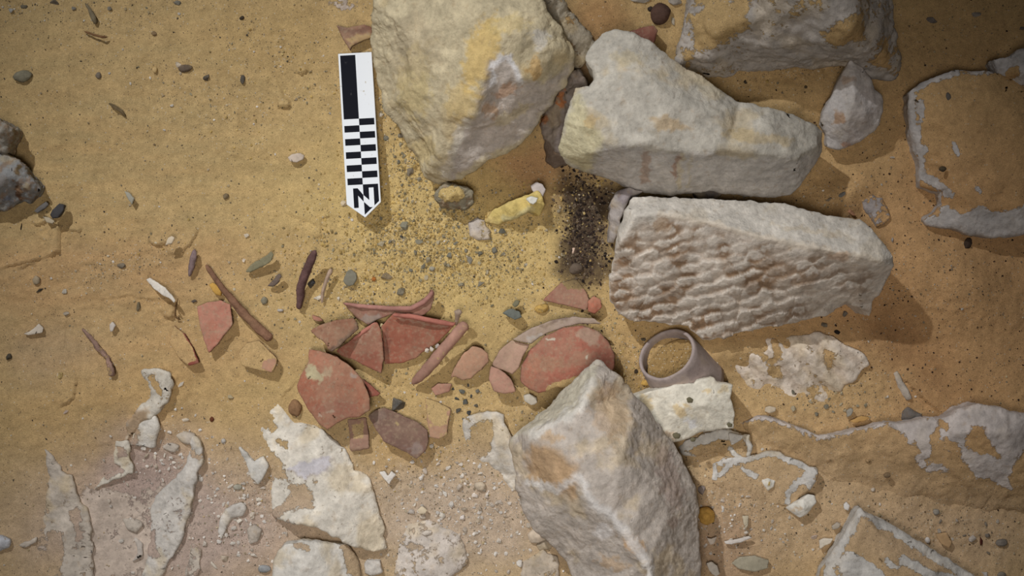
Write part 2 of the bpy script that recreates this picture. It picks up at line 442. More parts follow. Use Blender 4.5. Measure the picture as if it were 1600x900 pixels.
# ------------------------------------------------------------------ the big stones
def pyr(pts): return pts
rock('boulder', [(588,-60,6),(586,20,4.5),(583,60,3.6),(590,110,3),(605,170,2.6),(640,220,2.2),(655,250,2),(665,275,1.6),(685,285,1.8),(700,283,2.4),(735,268,3.4),(760,245,4),
  (790,235,4),(813,222,4.4),(830,200,4.8),(855,165,5.4),(880,130,6),(893,105,6.5),(895,85,7),(880,60,7.6),(868,40,8),(850,15,8.3),(825,-60,8)],
 [(650,60,7.2),(640,150,5.6),(672,215,4.6),(720,120,8.6),(765,92,9.4),(797,86,9.4),(812,122,8.6),(832,112,8.7),(738,178,7.8),(690,232,5.2),(700,180,7),(800,40,10),(720,0,9.5),(850,70,9),(872,75,8.4),(668,262,3),
  (730,215,5.6),(760,200,6),(790,180,6.2)],
 'large pale yellow-stained limestone boulder at the top, right beside the black and white marker', col=(206,192,158), res=3.6, seed=2, amp=.22, sc=48, inset=.14, zbase=-1.2,
 edges=[(4,5),(5,6),(6,7),(4,8),(8,10),(10,9)],
 patches=[('blob',(752,85,28,62,15),(218,182,96),.6),('blob',(720,160,26,34,0),(212,184,120),.5),('blob',(665,235,20,24,0),(210,186,126),.5),('blob',(700,250,6,22,10),(216,180,90),.6),('blob',(790,40,40,16,-10),(216,192,130),.5),('blob',(650,130,30,60,0),(206,184,122),.5),('blob',(650,70,40,60,0),(186,170,140),.5),('blob',(835,105,12,22,0),(206,164,96),.6),
  ('poly',[(765,92),(797,86),(815,125),(845,130),(890,100),(860,160),(815,215),(760,240),(700,280),(712,215),(745,180)],(196,186,178),.85,6),  # shaded lower right side, its greyer tone painted into the stone colour
  ('blob',(790,140,24,10,-20),(186,140,100),.6),('blob',(765,170,14,12,0),(190,148,104),.6),('blob',(800,178,34,10,-25),(206,190,150),.6),
  ('line',([(768,130),(770,98),(795,86),(815,122)],3),(232,230,228),.9,5),('line',([(695,270),(715,215),(728,190)],5),(216,208,192),.8,6),('blob',(840,60,16,14,0),(226,222,214),.6)], strata=.4)  # the white ridge line is a highlight put into the colour
rock('limestone_block', [(900,140,7.2),(884,190,6.6),(876,232,5.4),(885,255,4.6),(905,265,4),(922,270,3.8),(955,280,3.4),(1000,297,3.2),(1040,303,3.2),(1085,300,3.2),(1115,297,3.2),(1150,302,3.2),(1200,307,3),
  (1237,303,3),(1262,270,3.6),(1280,235,4.4),(1284,205,5),(1270,195,5.5),(1240,180,6),(1200,170,6.2),(1150,160,6),(1135,150,6),(1095,120,6.5),(1060,100,6.8),(1020,70,7),(985,52,7),(960,46,7),(940,55,7),(925,75,7),(915,90,7),(928,108,7.2),(932,125,7.3),(925,138,7.3)],
 [(944,216,8.4),(934,236,7.6),(975,226,8.5),(1020,224,8.6),(1055,235,8.4),(1110,240,8.2),(1135,231,8.2),(1200,240,7.6),(1245,246,6.8),(1274,228,5.8),(918,158,8),(950,140,8.3),(1000,110,8.2),(1050,160,8.6),(1120,180,8.0),(1200,200,7.6),(930,200,8.3)],
 'big pale wedge-shaped limestone block with a flat grey front face, above the chisel-marked block', col=(196,190,176), res=3.6, seed=5, amp=.16, sc=45, inset=.12, zbase=-1.0,
 edges=[(10,16),(16,0),(0,1),(0,2),(2,3),(3,4),(4,5),(5,6),(6,7),(7,8),(8,9)],
 patches=[('poly',[(940,232),(975,226),(1055,238),(1110,243),(1245,248),(1284,235),(1240,312),(1000,305),(925,272)],(204,199,192),.85,4),
  ('poly',[(903,145),(930,200),(944,216),(934,236),(918,272),(870,240),(884,190)],(216,206,164),.8,6),('blob',(925,190,10,14,0),(214,184,130),.6),
  ('blob',(1045,195,34,12,10),(198,172,132),.7),('blob',(980,90,30,10,0),(200,184,146),.5),('blob',(1180,215,60,10,6),(200,178,134),.6),('blob',(1110,140,30,16,30),(206,192,160),.5),
  ('line',([(1010,238),(1008,280)],5),(176,150,130),.7,4),('line',([(1060,245),(1055,272)],3),(170,138,116),.8,3),('line',([(1066,240),(1062,290)],2),(206,192,160),.7,3),('line',([(1078,245),(1076,290)],1.5),(206,192,160),.5,3)], strata=.15)
def chisel(q, co, no):
    reg = [(968,378),(1000,345),(1034,338),(1110,352),(1190,374),(1267,390),(1340,408),(1370,420),(1365,500),(1250,520),(1100,545),(950,520),(940,430)]
    k = sstep(6, -14, sdist(q, reg)) * sstep(.1, .4, no[:, 2])
    a = math.radians(-13); w1 = 6 * fbm(q3(q, 1/38., 1.), 3); w2 = 6 * fbm(q3(q, 1/38., 5.), 3)
    u = (q[:, 0]*math.cos(a) + q[:, 1]*math.sin(a) + w1) / 25.; v = (-q[:, 0]*math.sin(a) + q[:, 1]*math.cos(a) + w2) / 17.
    iu, iv = np.floor(u), np.floor(v); best = np.full(len(q), 9.); bu = np.zeros(len(q)); bv = np.zeros(len(q)); hs = np.zeros(len(q))
    fr_ = lambda x: x - np.floor(x)
    for du in (-1, 0, 1):
        for dv in (-1, 0, 1):
            cu, cv = iu + du, iv + dv
            h1 = fr_(np.sin(cu*127.1 + cv*311.7) * 43758.5); h2 = fr_(np.sin(cu*269.5 + cv*183.3) * 43758.5); h3 = fr_(np.sin(cu*41.3 + cv*97.9) * 43758.5)
            x = cu + .5 + (h1 - .5)*.75 + .5*(cv % 2) - .25; y = cv + .5 + (h2 - .5)*.5
            d2 = (u - x)**2 + (v - y)**2; m = d2 < best
            best = np.where(m, d2, best); bu = np.where(m, u - x, bu); bv = np.where(m, v - y, bv); hs = np.where(m, h3, hs)
    patch = sstep(-.2, .3, fbm(q3(q, 1/45., 12.), 2))
    saw = -bv * (.7 + .6*hs) - .55 * best + (hs - .5) * .7
    fadeR = .45 + .55 * sstep(1330, 1180, q[:, 0])
    top = .35 + .65 * sstep(352, 400, q[:, 1] - (q[:, 0]-1000)*.2)
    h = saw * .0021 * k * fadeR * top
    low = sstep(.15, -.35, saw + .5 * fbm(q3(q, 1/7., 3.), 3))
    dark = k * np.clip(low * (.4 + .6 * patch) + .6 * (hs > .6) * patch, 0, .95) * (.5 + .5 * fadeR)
    return h, dark
rock('chiselled_block', [(990,308,6.4),(977,330,6.4),(966,360,5.8),(963,385,5.2),(956,420,4.4),(952,445,3.8),(955,470,3.2),(965,485,3),(985,499,2.8),(1020,503,2.8),(1075,510,2.6),(1100,530,2.4),(1130,526,2.4),(1170,516,2.6),
  (1220,508,2.8),(1290,492,3),(1325,474,3.2),(1345,480,3),(1358,492,2.6),(1368,465,3.4),(1382,445,4.4),(1393,420,5.6),(1394,400,6.4),(1385,385,6.6),(1370,368,6.6),(1355,350,6.4),(1330,342,6.2),(1300,338,6.2),(1240,325,6.2),(1228,319,6),(1150,314,6),(1050,310,6.2),(1010,307,6.3)],
 [(972,376,6.6),(992,338,7.6),(1034,333,7.8),(1110,348,7.9),(1190,370,8),(1267,385,8),(1340,400,7.8),(1376,407,7.2),(1050,420,5.6),(1150,440,5.6),(1250,450,5.6),(1340,450,5),(1000,440,4.8),(1090,480,3.9)],
 'long limestone block with rows of chisel marks over its brown and white sloping side', col=(214,207,194), res=2.6, seed=7, amp=.09, sc=60, inset=.07, zbase=-1.5,
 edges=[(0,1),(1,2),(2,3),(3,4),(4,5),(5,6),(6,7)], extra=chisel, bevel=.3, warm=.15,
 patches=[('poly',[(965,380),(1000,345),(1034,336),(1110,350),(1190,372),(1267,388),(1376,410),(1400,420),(1360,500),(1100,545),(940,500)],(222,211,196),.8,5),('blob',(1035,350,16,14,0),(176,146,112),.6),
  ('line',([(1034,334),(1110,349),(1190,371),(1267,386),(1376,408)],3),(220,206,184),.6,5),('blob',(1260,360,60,5,8),(196,178,146),.4),('blob',(1310,400,18,10,0),(186,150,118),.5)])
rock('boulder', [(1110,-330,4),(1088,-60,5.5),(1079,20,5),(1067,55,4.4),(1060,98,3.6),(1078,108,2.6),(1108,118,2.2),(1150,104,2.2),(1200,106,2.2),(1240,100,2.4),(1300,97,2.6),(1335,99,2.6),(1352,110,2.4),(1375,120,2.2),(1395,118,2.2),(1406,90,3),(1401,60,4),(1392,30,4.6),(1392,-60,8),(1415,-330,9)],
 [(1130,40,7),(1200,20,8.4),(1290,10,10),(1330,-20,10.4),(1325,40,9.6),(1310,62,8.4),(1255,62,7.2),(1180,75,5.6),(1110,85,4.6),(1345,85,5.6),(1365,20,7.6),(1375,80,5.2),(1300,-150,15),(1370,-180,16),(1385,-270,17),(1250,-280,15)],
 'sand-dusted limestone boulder cut off by the top edge, right of centre', col=(186,178,168), res=4, seed=9, amp=.34, sc=42, inset=.07, cover=.36,
 edges=[(3,4),(4,5),(5,6)], soft=16, warm=.2,
 show=[[(1150,115),(1190,60),(1250,20),(1330,-10),(1330,30),(1300,60),(1320,98),(1200,112)],('line',[(1066,55),(1062,95)],3),('line',[(1325,0),(1345,90)],10),('line',[(1392,30),(1403,70),(1396,110)],5)],
 hide=[[(1080,20),(1120,0),(1180,0),(1165,50),(1120,70),(1090,75)],[(1085,-40),(1190,-40),(1180,5),(1085,10)],[(1275,48),(1345,15),(1350,60),(1300,70)],[(1370,60),(1388,50),(1390,105),(1360,105)],[(1070,80),(1085,80),(1078,108),(1064,100)]], strata=.3)
rock('limestone_lump', [(1330,95,3.8),(1345,105,3.4),(1360,122,3.2),(1366,140,3),(1378,150,2.8),(1380,175,2.6),(1366,205,2.2),(1345,220,2),(1310,234,1.6),(1292,228,1.6),(1292,210,1.8),(1281,195,2),(1290,170,2.6),(1305,140,3),(1318,112,3.4)],
 [(1332,120,4.4),(1336,160,4.2),(1320,190,3.6),(1350,175,3.8)],
 'small white limestone lump with brown blotches right of the big wedge block', col=(204,198,192), res=3, seed=12, amp=.12, sc=55, inset=.18, rag=3, warm=.1,
 patches=[('blob',(1312,185,10,12,0),(176,136,96),.75),('blob',(1325,125,10,6,0),(180,150,120),.6),('blob',(1320,222,7,4,-20),(170,120,84),.8),('poly',[(1336,150),(1360,130),(1382,160),(1345,225),(1320,228),(1325,190)],(184,174,168),.5,6)])
rock('buried_block', [(1421,145,2.4),(1445,126,2.6),(1490,112,2.8),(1540,111,2.8),(1575,122,2.8),(1620,150,3),(1680,180,3),(1680,345,2.6),(1600,366,2.2),(1555,371,1.8),(1520,366,1.8),(1480,356,1.6),(1448,352,1.4),(1446,342,1.6),(1462,332,1.8),(1474,318,1.8),(1470,300,1.6),(1440,290,1.6),(1436,250,1.8),(1430,235,2),(1424,200,2.2)],
 [(1440,160,3),(1500,140,3.5),(1560,150,3.7),(1500,220,3.7),(1560,280,3.6),(1470,240,3),(1490,290,3.2),(1520,322,3),(1600,320,3.2),(1640,250,3.8)],
 'large square block at the right buried in brown sand, only its white rim showing', col=(196,190,184), res=4, seed=14, amp=.16, sc=55, inset=.03, cover=.97, rag=3, warm=.05, soft=7, edges=[(6,7),(7,8)],
 show=[('line',[(1492,113),(1450,126),(1426,142),(1424,170),(1428,205),(1434,232),(1442,234)],7),('line',[(1437,160),(1440,185),(1434,210)],5),('line',[(1438,250),(1441,276),(1460,284),(1478,296),(1486,306)],6),('line',[(1496,112),(1545,116)],2),
  ('line',[(1490,222),(1497,240)],3),('line',[(1528,296),(1532,300)],4),[(1446,340),(1465,334),(1480,320),(1490,324),(1502,336),(1530,322),(1562,334),(1600,318),(1690,318),(1690,385),(1500,385),(1440,360)]])
rock('limestone_lump', [(1553,92,2.8),(1575,88,3),(1600,78,3.2),(1670,60,3.6),(1680,210,2),(1620,168,1.8),(1590,155,1.6),(1572,140,1.8),(1560,115,2.4)],
 [(1600,110,4),(1640,120,4)], 'white limestone lump with brown patch at the right edge near the top corner', col=(196,192,188), res=3.5, seed=15, amp=.2, sc=55, cover=.15,
 hide=[[(1572,112),(1590,100),(1596,112),(1580,128),(1570,130)],[(1590,135),(1600,128),(1600,160),(1585,150)]], soft=6, rag=3)
rock('boulder', [(933,566,6.5),(958,583,6),(975,600,5.8),(1000,630,5.2),(1035,670,4.6),(1060,710,4.2),(1080,745,4),(1090,790,4),(1092,850,4.2),(1090,960,4.6),(925,960,4.4),(888,876,3.8),(870,860,3.8),(840,830,3.8),(820,800,3.8),(810,760,4),(808,730,4.2),(798,690,4.6),(803,683,4.4),(830,662,4.4),(855,640,4.4),(880,610,4.8),(905,588,5.4)],
 [(926,600,7.8),(908,640,8.6),(872,660,8.3),(830,677,7),(890,720,9),(922,779,9.2),(952,805,9.2),(986,843,9.2),(1013,885,9.2),(1022,950,9.2),(972,722,9.2),(1010,760,8),(860,740,7.6),(870,800,6.4),(920,850,6.4),(1040,800,7),(820,710,6),(985,660,7.6)],
 'massive faceted grey-white boulder at the bottom centre, overlapping the red bowl', col=(194,184,172), res=3.6, seed=17, amp=.17, sc=50, inset=.13, zbase=-1.2,
 edges=[(0,1),(1,2),(2,3),(4,5),(5,6),(6,7),(7,8),(8,9),(5,10),(2,4)],
 patches=[('poly',[(933,566),(926,600),(908,640),(872,660),(830,677),(795,690),(830,655),(880,605)],(206,200,176),.7,6),
  ('poly',[(832,690),(870,700),(905,735),(900,780),(868,765),(830,745),(822,715)],(190,156,114),.85,8),('blob',(862,684,20,8,0),(192,160,118),.6),('blob',(955,650,30,45,-20),(200,168,128),.45),('blob',(950,610,18,16,0),(190,160,126),.5),
  ('blob',(990,850,26,12,40),(192,154,108),.75),('blob',(960,880,30,10,20),(198,164,120),.5),('line',([(830,752),(870,765),(905,742),(922,779),(952,805),(986,843),(1013,885),(1020,920)],3),(224,220,214),.8,7),  # white line along the crest paints its highlight
  ('line',([(830,680),(872,662),(905,640),(925,600)],4),(222,218,208),.7,6),('blob',(940,830,16,14,0),(224,220,216),.6),('blob',(1045,750,20,60,-15),(184,164,152),.6),('blob',(1050,815,8,12,0),(170,148,132),.6)], strata=.2)
rock('flat_limestone', [(990,620,3.1),(1010,613,3.3),(1040,606,3.5),(1060,601,3.5),(1085,600,3.5),(1091,593,3.5),(1115,591,3.5),(1121,597,3.5),(1145,602,3.3),(1142,622,3.1),(1148,645,2.9),(1146,669,2.7),(1120,671,2.5),(1095,676,2.5),(1070,686,2.5),(1050,691,2.5),(1036,686,2.5),(1010,652,2.7)],
 [(1060,640,3.6),(1110,630,3.6)], 'flat bright white limestone piece with small dark chips on it, below the jar neck', col=(232,226,208), res=3, seed=19, amp=.05, sc=60, inset=.02, bevel=.15, rag=3, warm=.1, var=.04,
 patches=[('blob',(1065,640,14,10,20),(218,186,120),.6),('blob',(1105,612,12,4,0),(222,192,130),.6),('blob',(1130,608,10,6,0),(216,186,120),.4),('blob',(1010,630,16,8,60),(222,196,138),.6),('blob',(1080,660,12,8,20),(240,240,240),.7),('blob',(1045,680,14,8,30),(206,166,120),.5)])
def furrow(q, co, no):
    a = math.radians(50); v = -q[:, 0]*math.sin(a) + q[:, 1]*math.cos(a) + 8*fbm(q3(q, 1/30., 2), 3)
    return .0022 * np.sin(v / 5.2) * sstep(-.6, .5, fbm(q3(q, 1/40., 9), 2)), np.clip(.5 * (np.sin(v/5.2) < -.45), 0, 1) * .5
rock('buried_limestone', [(1145,570,-.3),(1170,532,-.2),(1205,531,0),(1240,526,.1),(1265,522,.2),(1300,521,.4),(1322,538,.5),(1352,556,.5),(1356,570,.4),(1338,592,.2),(1322,602,.1),(1302,616,0),(1292,630,-.2),(1262,638,-.3),(1232,625,-.3),(1212,610,-.3),(1168,612,-.3),(1150,592,-.3)],
 [(1190,560,.35),(1240,560,.45),(1300,560,.6),(1280,600,.3),(1230,590,.3),(1185,590,.25)],
 'furrowed cream limestone patch poking through the sand below the chisel-marked block', col=(230,216,198), res=3, seed=21, amp=.1, sc=60, rel=True, cover=.24, extra=furrow, soft=9, warm=.3,
 hide=[[(1205,530),(1218,528),(1222,560),(1205,575),(1190,560),(1170,545),(1180,545),(1205,560)],[(1288,545),(1300,548),(1305,575),(1295,580),(1288,560)],[(1200,575),(1218,572),(1222,590),(1205,590)],[(1260,605),(1280,605),(1285,615),(1268,622)],[(1135,600),(1210,615),(1200,640),(1140,640)]],
 show=[('line',[(1165,575),(1185,595)],8),('line',[(1178,545),(1195,545)],6),('line',[(1310,540),(1345,560),(1325,585)],8),('line',[(1270,565),(1310,600)],12)])
rock('buried_block', [(1343,796,2.6),(1365,806,2.6),(1400,826,2.6),(1440,850,2.6),(1490,880,2.6),(1530,905,2.6),(1580,960,2.6),(1265,960,2.2),(1284,890,2.2),(1300,865,2.3),(1320,835,2.4),(1335,810,2.5)],
 [(1350,815,3.6),(1330,860,3.2),(1310,900,3.2),(1390,850,3.5),(1450,890,3.5),(1400,930,3.6)],
 'pointed white-edged block at the bottom right with sand lying on its top', col=(200,196,188), res=3.5, seed=23, amp=.16, sc=55, inset=.06, cover=.95, soft=8, warm=.08, rag=3,
 show=[('line',[(1343,796),(1400,832),(1450,862),(1540,915)],8),('line',[(1342,798),(1320,840),(1298,880),(1288,940)],10),[(1290,940),(1300,880),(1325,862),(1350,872),(1365,880),(1380,895),(1400,940)],('line',[(1412,875),(1450,895),(1490,905)],7),('line',[(1385,877),(1400,888)],3)],
 hide=[('line',[(1307,890),(1310,895)],4)])
rock('buried_slab', [(1160,662,.3),(1185,653,.6),(1210,656,1),(1250,671,1.4),(1280,683,1.6),(1310,680,1.7),(1340,672,1.8),(1380,665,1.9),(1420,660,2),(1480,655,2.2),(1503,640,2.6),(1530,633,2.8),(1570,640,2.7),(1612,652,2.6),(1700,690,2.4),(1700,800,1),(1700,900,-1),(1600,830,-1),(1500,815,-1),(1400,800,-1),(1300,778,-1),(1220,735,-.9),(1180,700,-.7)],
 [(1240,690,.9),(1320,700,1.4),(1400,690,2),(1460,690,2.4),(1520,670,3.2),(1570,680,3.2),(1530,720,2.2),(1590,730,2.2),(1450,740,1.1),(1350,735,.6),(1560,755,1.3)],
 'long buried limestone slab at the lower right whose white crest runs to the right edge', col=(202,192,184), res=4, seed=25, amp=.2, sc=50, inset=.02, rel=True, cover=.96, soft=8, warm=.08, rag=3,
 show=[('line',[(1160,660),(1185,653),(1212,656),(1250,671),(1280,683),(1310,680),(1340,672),(1380,665),(1420,661)],2.2),[(1345,668),(1420,658),(1480,652),(1503,636),(1530,628),(1575,636),(1640,655),(1640,720),(1600,700),(1590,720),(1575,745),(1582,764),(1565,760),(1545,748),(1525,748),(1510,725),(1500,712),(1480,703),(1470,685),(1468,665),(1455,680),(1452,712),(1446,718),(1440,705),(1428,690),(1420,695),(1410,680),(1395,668)],('line',[(1435,715),(1443,725)],5),('line',[(1455,730),(1475,732)],7)],
 hide=[[(1520,665),(1535,670),(1555,700),(1565,718),(1540,712),(1515,700),(1505,690)],('line',[(1472,662),(1480,670)],5),[(1478,680),(1500,700),(1500,712),(1470,700)]],
 patches=[('blob',(1530,690,20,20,0),(186,162,146),.5)])
rock('flat_limestone', [(402,655,-.2),(406,620,-.1),(434,620,-.1),(447,648,0),(462,660,.1),(490,666,.2),(512,678,.3),(537,703,.3),(550,728,.3),(572,745,.3),(587,780,.4),(598,820,.5),(602,855,.3),(592,864,.6),(560,856,1.2),(525,841,1.7),(500,830,1.9),(470,818,1.9),(445,813,1.4),(425,810,.2),(428,790,0),(422,755,0),(413,700,-.1),(408,680,-.1)],
 [(450,690,.5),(500,720,1.1),(540,780,1.3),(480,780,1.2),(560,820,1.3),(460,740,.6),(510,805,1.9)],
 'broad flat white limestone slab half covered by sand, left of the bottom boulder', col=(222,215,200), res=3.4, seed=27, amp=.13, sc=52, rel=True, inset=.08, cover=.24, soft=9, warm=.35, rag=8,
 patches=[('poly',[(450,733),(470,720),(500,718),(515,712),(517,725),(505,738),(492,740),(480,750),(465,742)],(204,200,204),.9,2),('line',([(452,737),(480,750),(492,741),(512,732),(517,716)],.8),(170,158,150),.7,2)],
 hide=[[(402,630),(414,628),(425,655),(440,672),(425,680),(412,660)],[(395,700),(418,700),(440,722),(446,745),(425,752),(405,740)],[(452,760),(475,757),(490,772),(488,795),(470,790),(450,800),(425,815),(425,795),(440,785),(455,778)],[(430,685),(445,690),(450,700),(436,698)]])
rock('limestone_lump', [(428,880,1),(433,862,1.2),(445,850,1.4),(470,846,1.5),(500,849,1.4),(540,852,.9),(560,872,.5),(566,960,.5),(418,960,1),(424,900,1)],
 [(480,880,2.2),(520,900,1.6),(460,920,2.2)], 'white limestone lump on the bottom edge just below the broad flat slab', col=(216,211,200), res=3.4, seed=29, amp=.13, sc=55, rel=True, inset=.05, cover=.05, hide=[('line',[(462,852),(480,856)],5),[(530,850),(575,850),(580,930),(545,900)]], soft=8)
rock('buried_limestone', [(622,850,-.1),(638,818,-.1),(670,810,0),(692,824,.1),(712,834,.1),(727,850,.2),(729,882,.2),(702,903,.2),(692,950,.2),(612,950,0)],
 [(670,850,.5),(700,870,.6),(660,900,.5)], 'crumbly white limestone patch flush with the dust at the bottom centre left', col=(212,202,190), res=3.4, seed=31, amp=.14, sc=70, rel=True, cover=.38, soft=14)
rock('limestone_lump', [(723,656,.2),(740,648,.8),(775,643,.8),(786,650,.7),(800,690,1),(809,730,.8),(814,762,.3),(802,768,0),(785,742,0),(768,730,0),(745,716,-.1),(728,690,-.1)],
 [(760,670,1),(785,690,1.2),(795,730,.8)], 'cream limestone lump wedged against the left side of the bottom boulder', col=(216,209,196), res=3, seed=33, amp=.12, sc=60, rel=True, cover=.2, soft=8,
 hide=[[(735,670),(750,658),(770,660),(772,680),(768,710),(750,715),(730,700)],[(802,650),(820,655),(815,680),(800,680)]])
# -- crusts at the left
def crust(name, out, inn, label, seed, col=(194,183,168), **k):
    out = [(x, y, z*.62) for x, y, z in out]; inn = [(x, y, z*.62) for x, y, z in inn]
    k.setdefault('rel', True); k.setdefault('res', 3.); k.setdefault('amp', .12); k.setdefault('sc', 70); k.setdefault('rag', 6.); k.setdefault('soft', 8); k['cover'] = max(k.get('cover', 0), .26)
    return rock(name, out, inn, label, 'stone', col, seed=seed, **k)
crust('buried_limestone', [(70,700,.2),(82,712,.3),(96,735,.4),(112,744,.6),(119,770,.7),(124,790,.5),(136,795,.5),(142,830,.6),(146,960,.5),(72,960,0),(76,870,0),(66,830,-.1),(70,790,0),(76,745,.1),(70,718,.1)],
 [(98,765,.8),(110,830,.5),(115,900,.6)], 'upright white chalky outcrop near the bottom left corner', 41, cover=.3,
 show=[[(75,720),(92,738),(112,745),(118,782),(100,785),(92,820),(72,815),(78,760)],('line',[(130,785),(138,820),(138,900)],5),('line',[(108,850),(115,920)],7)], hide=[[(75,830),(100,830),(98,900),(70,900)],[(122,790),(128,795),(128,840),(120,850),(108,800)]])
crust('limestone_flake', [(224,580,.3),(245,576,.6),(265,584,1),(268,600,1.2),(262,628,1.2),(249,640,1.1),(236,655,1),(224,655,.7),(210,668,.3),(196,690,.1),(200,660,.2),(216,640,.3),(238,618,.3),(232,598,.2)],
 [(250,600,1.1),(240,635,.9)], 'thin curved white crust standing out of the sand, topmost at the lower left', 43, col=(208,200,184), cover=.25, inset=.16, hide=[('line',[(238,592),(246,606),(250,612)],5)], patches=[('poly',[(196,690),(200,650),(222,636),(236,640),(226,660),(215,690)],(170,140,104),.8,4)], strata=.2, zbase=-.6)
crust('limestone_flake', [(222,656,.6),(240,651,1),(247,664,1.1),(246,680,1),(241,701,.8),(222,697,.6),(205,694,.3),(210,670,.3)], [(234,675,1.1)],
 'flat white flake tucked under the lower tip of the curved white crust', 44, col=(218,212,200), inset=.14, zbase=-.6, hide=[('line',[(215,672),(212,690)],5)])
crust('limestone_flake', [(180,690,.2),(198,690,.7),(205,700,.9),(201,716,.9),(211,728,1),(208,738,1),(190,744,.8),(168,755,.6),(148,764,.3),(160,748,.3),(180,738,.3),(190,728,.4),(180,722,.3)], [(195,710,.8)],
 'hook-shaped white crust edging a sand bank at the lower left', 45, col=(212,204,188), inset=.10, zbase=-.6, hide=[[(184,698),(196,696),(198,712),(184,718)],[(160,740),(190,730),(196,738),(165,748)]], soft=5)
crust('buried_limestone', [(285,672,.2),(300,680,.8),(312,690,1.2),(316,718,1.4),(302,758,1.3),(297,800,1),(280,850,.7),(250,905,.3),(205,935,.1),(225,890,.1),(236,850,.2),(236,800,.3),(242,776,.4),(268,755,.6),(292,724,.7),(302,700,.6),(294,688,.3)],
 [(290,750,1.2),(265,800,.8)], 'long white chalk ridge leaning to the right at the bottom left', 47, col=(206,200,190), cover=.06, inset=.05, hide=[[(238,880),(225,850),(240,830),(250,870)],('line',[(296,690),(304,712)],2)])
crust('limestone_flake', [(275,680,.3),(290,674,.5),(304,680,.7),(305,688,.7),(295,695,.5),(283,690,.3)], [(291,683,.8)], 'small oval white flake at the upper tip of the leaning chalk ridge', 48, rag=2, zbase=-.3)
crust('limestone_flake', [(253,698,.3),(266,692,.5),(280,697,.5),(272,706,.4),(258,704,.3)], [(266,698,.6)], 'small white flake just left of the oval flake by the chalk ridge', 49, rag=2, zbase=-.3)
crust('limestone_flake', [(373,698,.4),(385,708,.6),(398,722,.6),(411,714,.9),(420,728,1),(411,746,1),(403,757,.8),(394,746,.6),(384,724,.4)], [(402,732,.9)],
 'V-shaped white limestone flake left of the broad flat slab', 50, rag=2, zbase=-.5, col=(218,214,204))
crust('limestone_flake', [(190,810,.2),(215,812,.3),(222,820,.4),(212,832,.4),(200,826,.2)], [(210,820,.5)], 'thin white chip in the dust left of the leaning chalk ridge', 51, rag=3, zbase=-.3)
crust('limestone_flake', [(210,840,.1),(222,850,.3),(222,870,.4),(206,878,.3),(216,866,.3),(214,850,.2)], [], 'thin curved chalk flake beside the foot of the leaning chalk ridge', 52, rag=2, zbase=-.3, col=(196,186,174))
crust('limestone_flake', [(-30,838,.5),(2,838,.8),(15,845,.8),(14,856,.6),(0,862,.5),(-30,862,.4)], [(0,850,1)], 'pale grey stone on the left edge near the bottom corner', 53, rag=2, zbase=-.4, col=(204,206,210))
crust('limestone_flake', [(28,852,.2),(45,845,.4),(58,840,.4),(56,848,.4),(38,855,.3)], [], 'slim white chip lying right of the pale stone on the left edge', 54, rag=2, zbase=-.3)
crust('buried_limestone', [(345,812,.2),(352,795,.5),(375,785,.7),(385,795,.6),(378,805,.4),(362,810,.3),(352,825,.4),(345,845,.3),(342,830,.2)], [(360,797,.7)], 'jagged white fragment around a dark hole left of the lump on the bottom edge', 55, rag=3, zbase=-.6, col=(214,208,198))
crust('limestone_flake', [(386,828,.2),(398,820,.6),(408,828,.6),(402,845,.5),(390,850,.4)], [(398,834,.8)], 'rounded white fragment right of the jagged one with the dark hole', 56, rag=2, zbase=-.4)
crust('limestone_flake', [(300,848,.1),(314,860,.3),(313,890,.4),(304,905,.2),(290,900,.1)], [], 'sand-veiled chalk flake standing right of the leaning ridge at the bottom', 57, rag=3, zbase=-.4, cover=.5)
# -- crusts at the lower right
crust('buried_limestone', [(1110,748,.2),(1113,726,.4),(1130,716,.7),(1160,716,.9),(1190,708,1.2),(1215,705,1.4),(1250,721,1.6),(1275,734,1.7),(1273,752,1.5),(1262,768,1.1),(1235,790,.1),(1180,785,-.2),(1130,765,-.1)],
 [(1190,735,1),(1230,745,1.2),(1150,740,.6)], 'arched white limestone crust with sand inside its curve, lower right of the flat white stone', 61, cover=.97, soft=6, col=(210,206,198),
 show=[('line',[(1116,745),(1118,728),(1135,720),(1165,719),(1190,712),(1213,709),(1245,723),(1270,737)],5),('line',[(1125,742),(1140,726)],4),('line',[(1270,742),(1245,755),(1232,770),(1230,785)],4),('line',[(1160,733),(1180,743)],3),('line',[(1262,740),(1268,760)],6)])
crust('buried_limestone', [(1058,702,.2),(1072,690,.5),(1095,680,.9),(1125,672,1.2),(1145,676,1.3),(1170,682,1.5),(1177,698,1.4),(1172,714,1),(1158,716,.6),(1120,706,.2),(1085,712,0),(1066,712,0)],
 [(1120,690,1),(1155,695,1.2)], 'white limestone crust hugging the lower edge of the flat white stone', 62, cover=.9, soft=6, col=(214,210,200),
 show=[('line',[(1068,698),(1090,688),(1125,678),(1150,682)],7),('line',[(1165,684),(1172,698),(1170,712)],5),('line',[(1140,700),(1155,714)],4),('line',[(1066,706),(1085,715)],4)])
crust('limestone_flake', [(1138,676,1.8),(1162,680,2),(1160,686,2),(1143,697,1.9)], [], 'triangular white chip tilted on the white crust below the flat white stone', 63, rag=1, zbase=.8, col=(226,222,212))
rock('limestone_flake', [(1227,793,.4),(1245,785,.8),(1263,773,.9),(1273,775,.9),(1276,786,.9),(1262,802,.8),(1250,809,.8),(1238,801,.5)], [(1255,792,1.3)],
 'large white four-cornered chip between the arched crust and the pointed block', col=(226,222,210), res=2.5, seed=64, amp=.05, rel=True, inset=.1, zbase=-.2, rag=1.5, patches=[('blob',(1248,795,10,4,-20),(206,170,120),.5)])
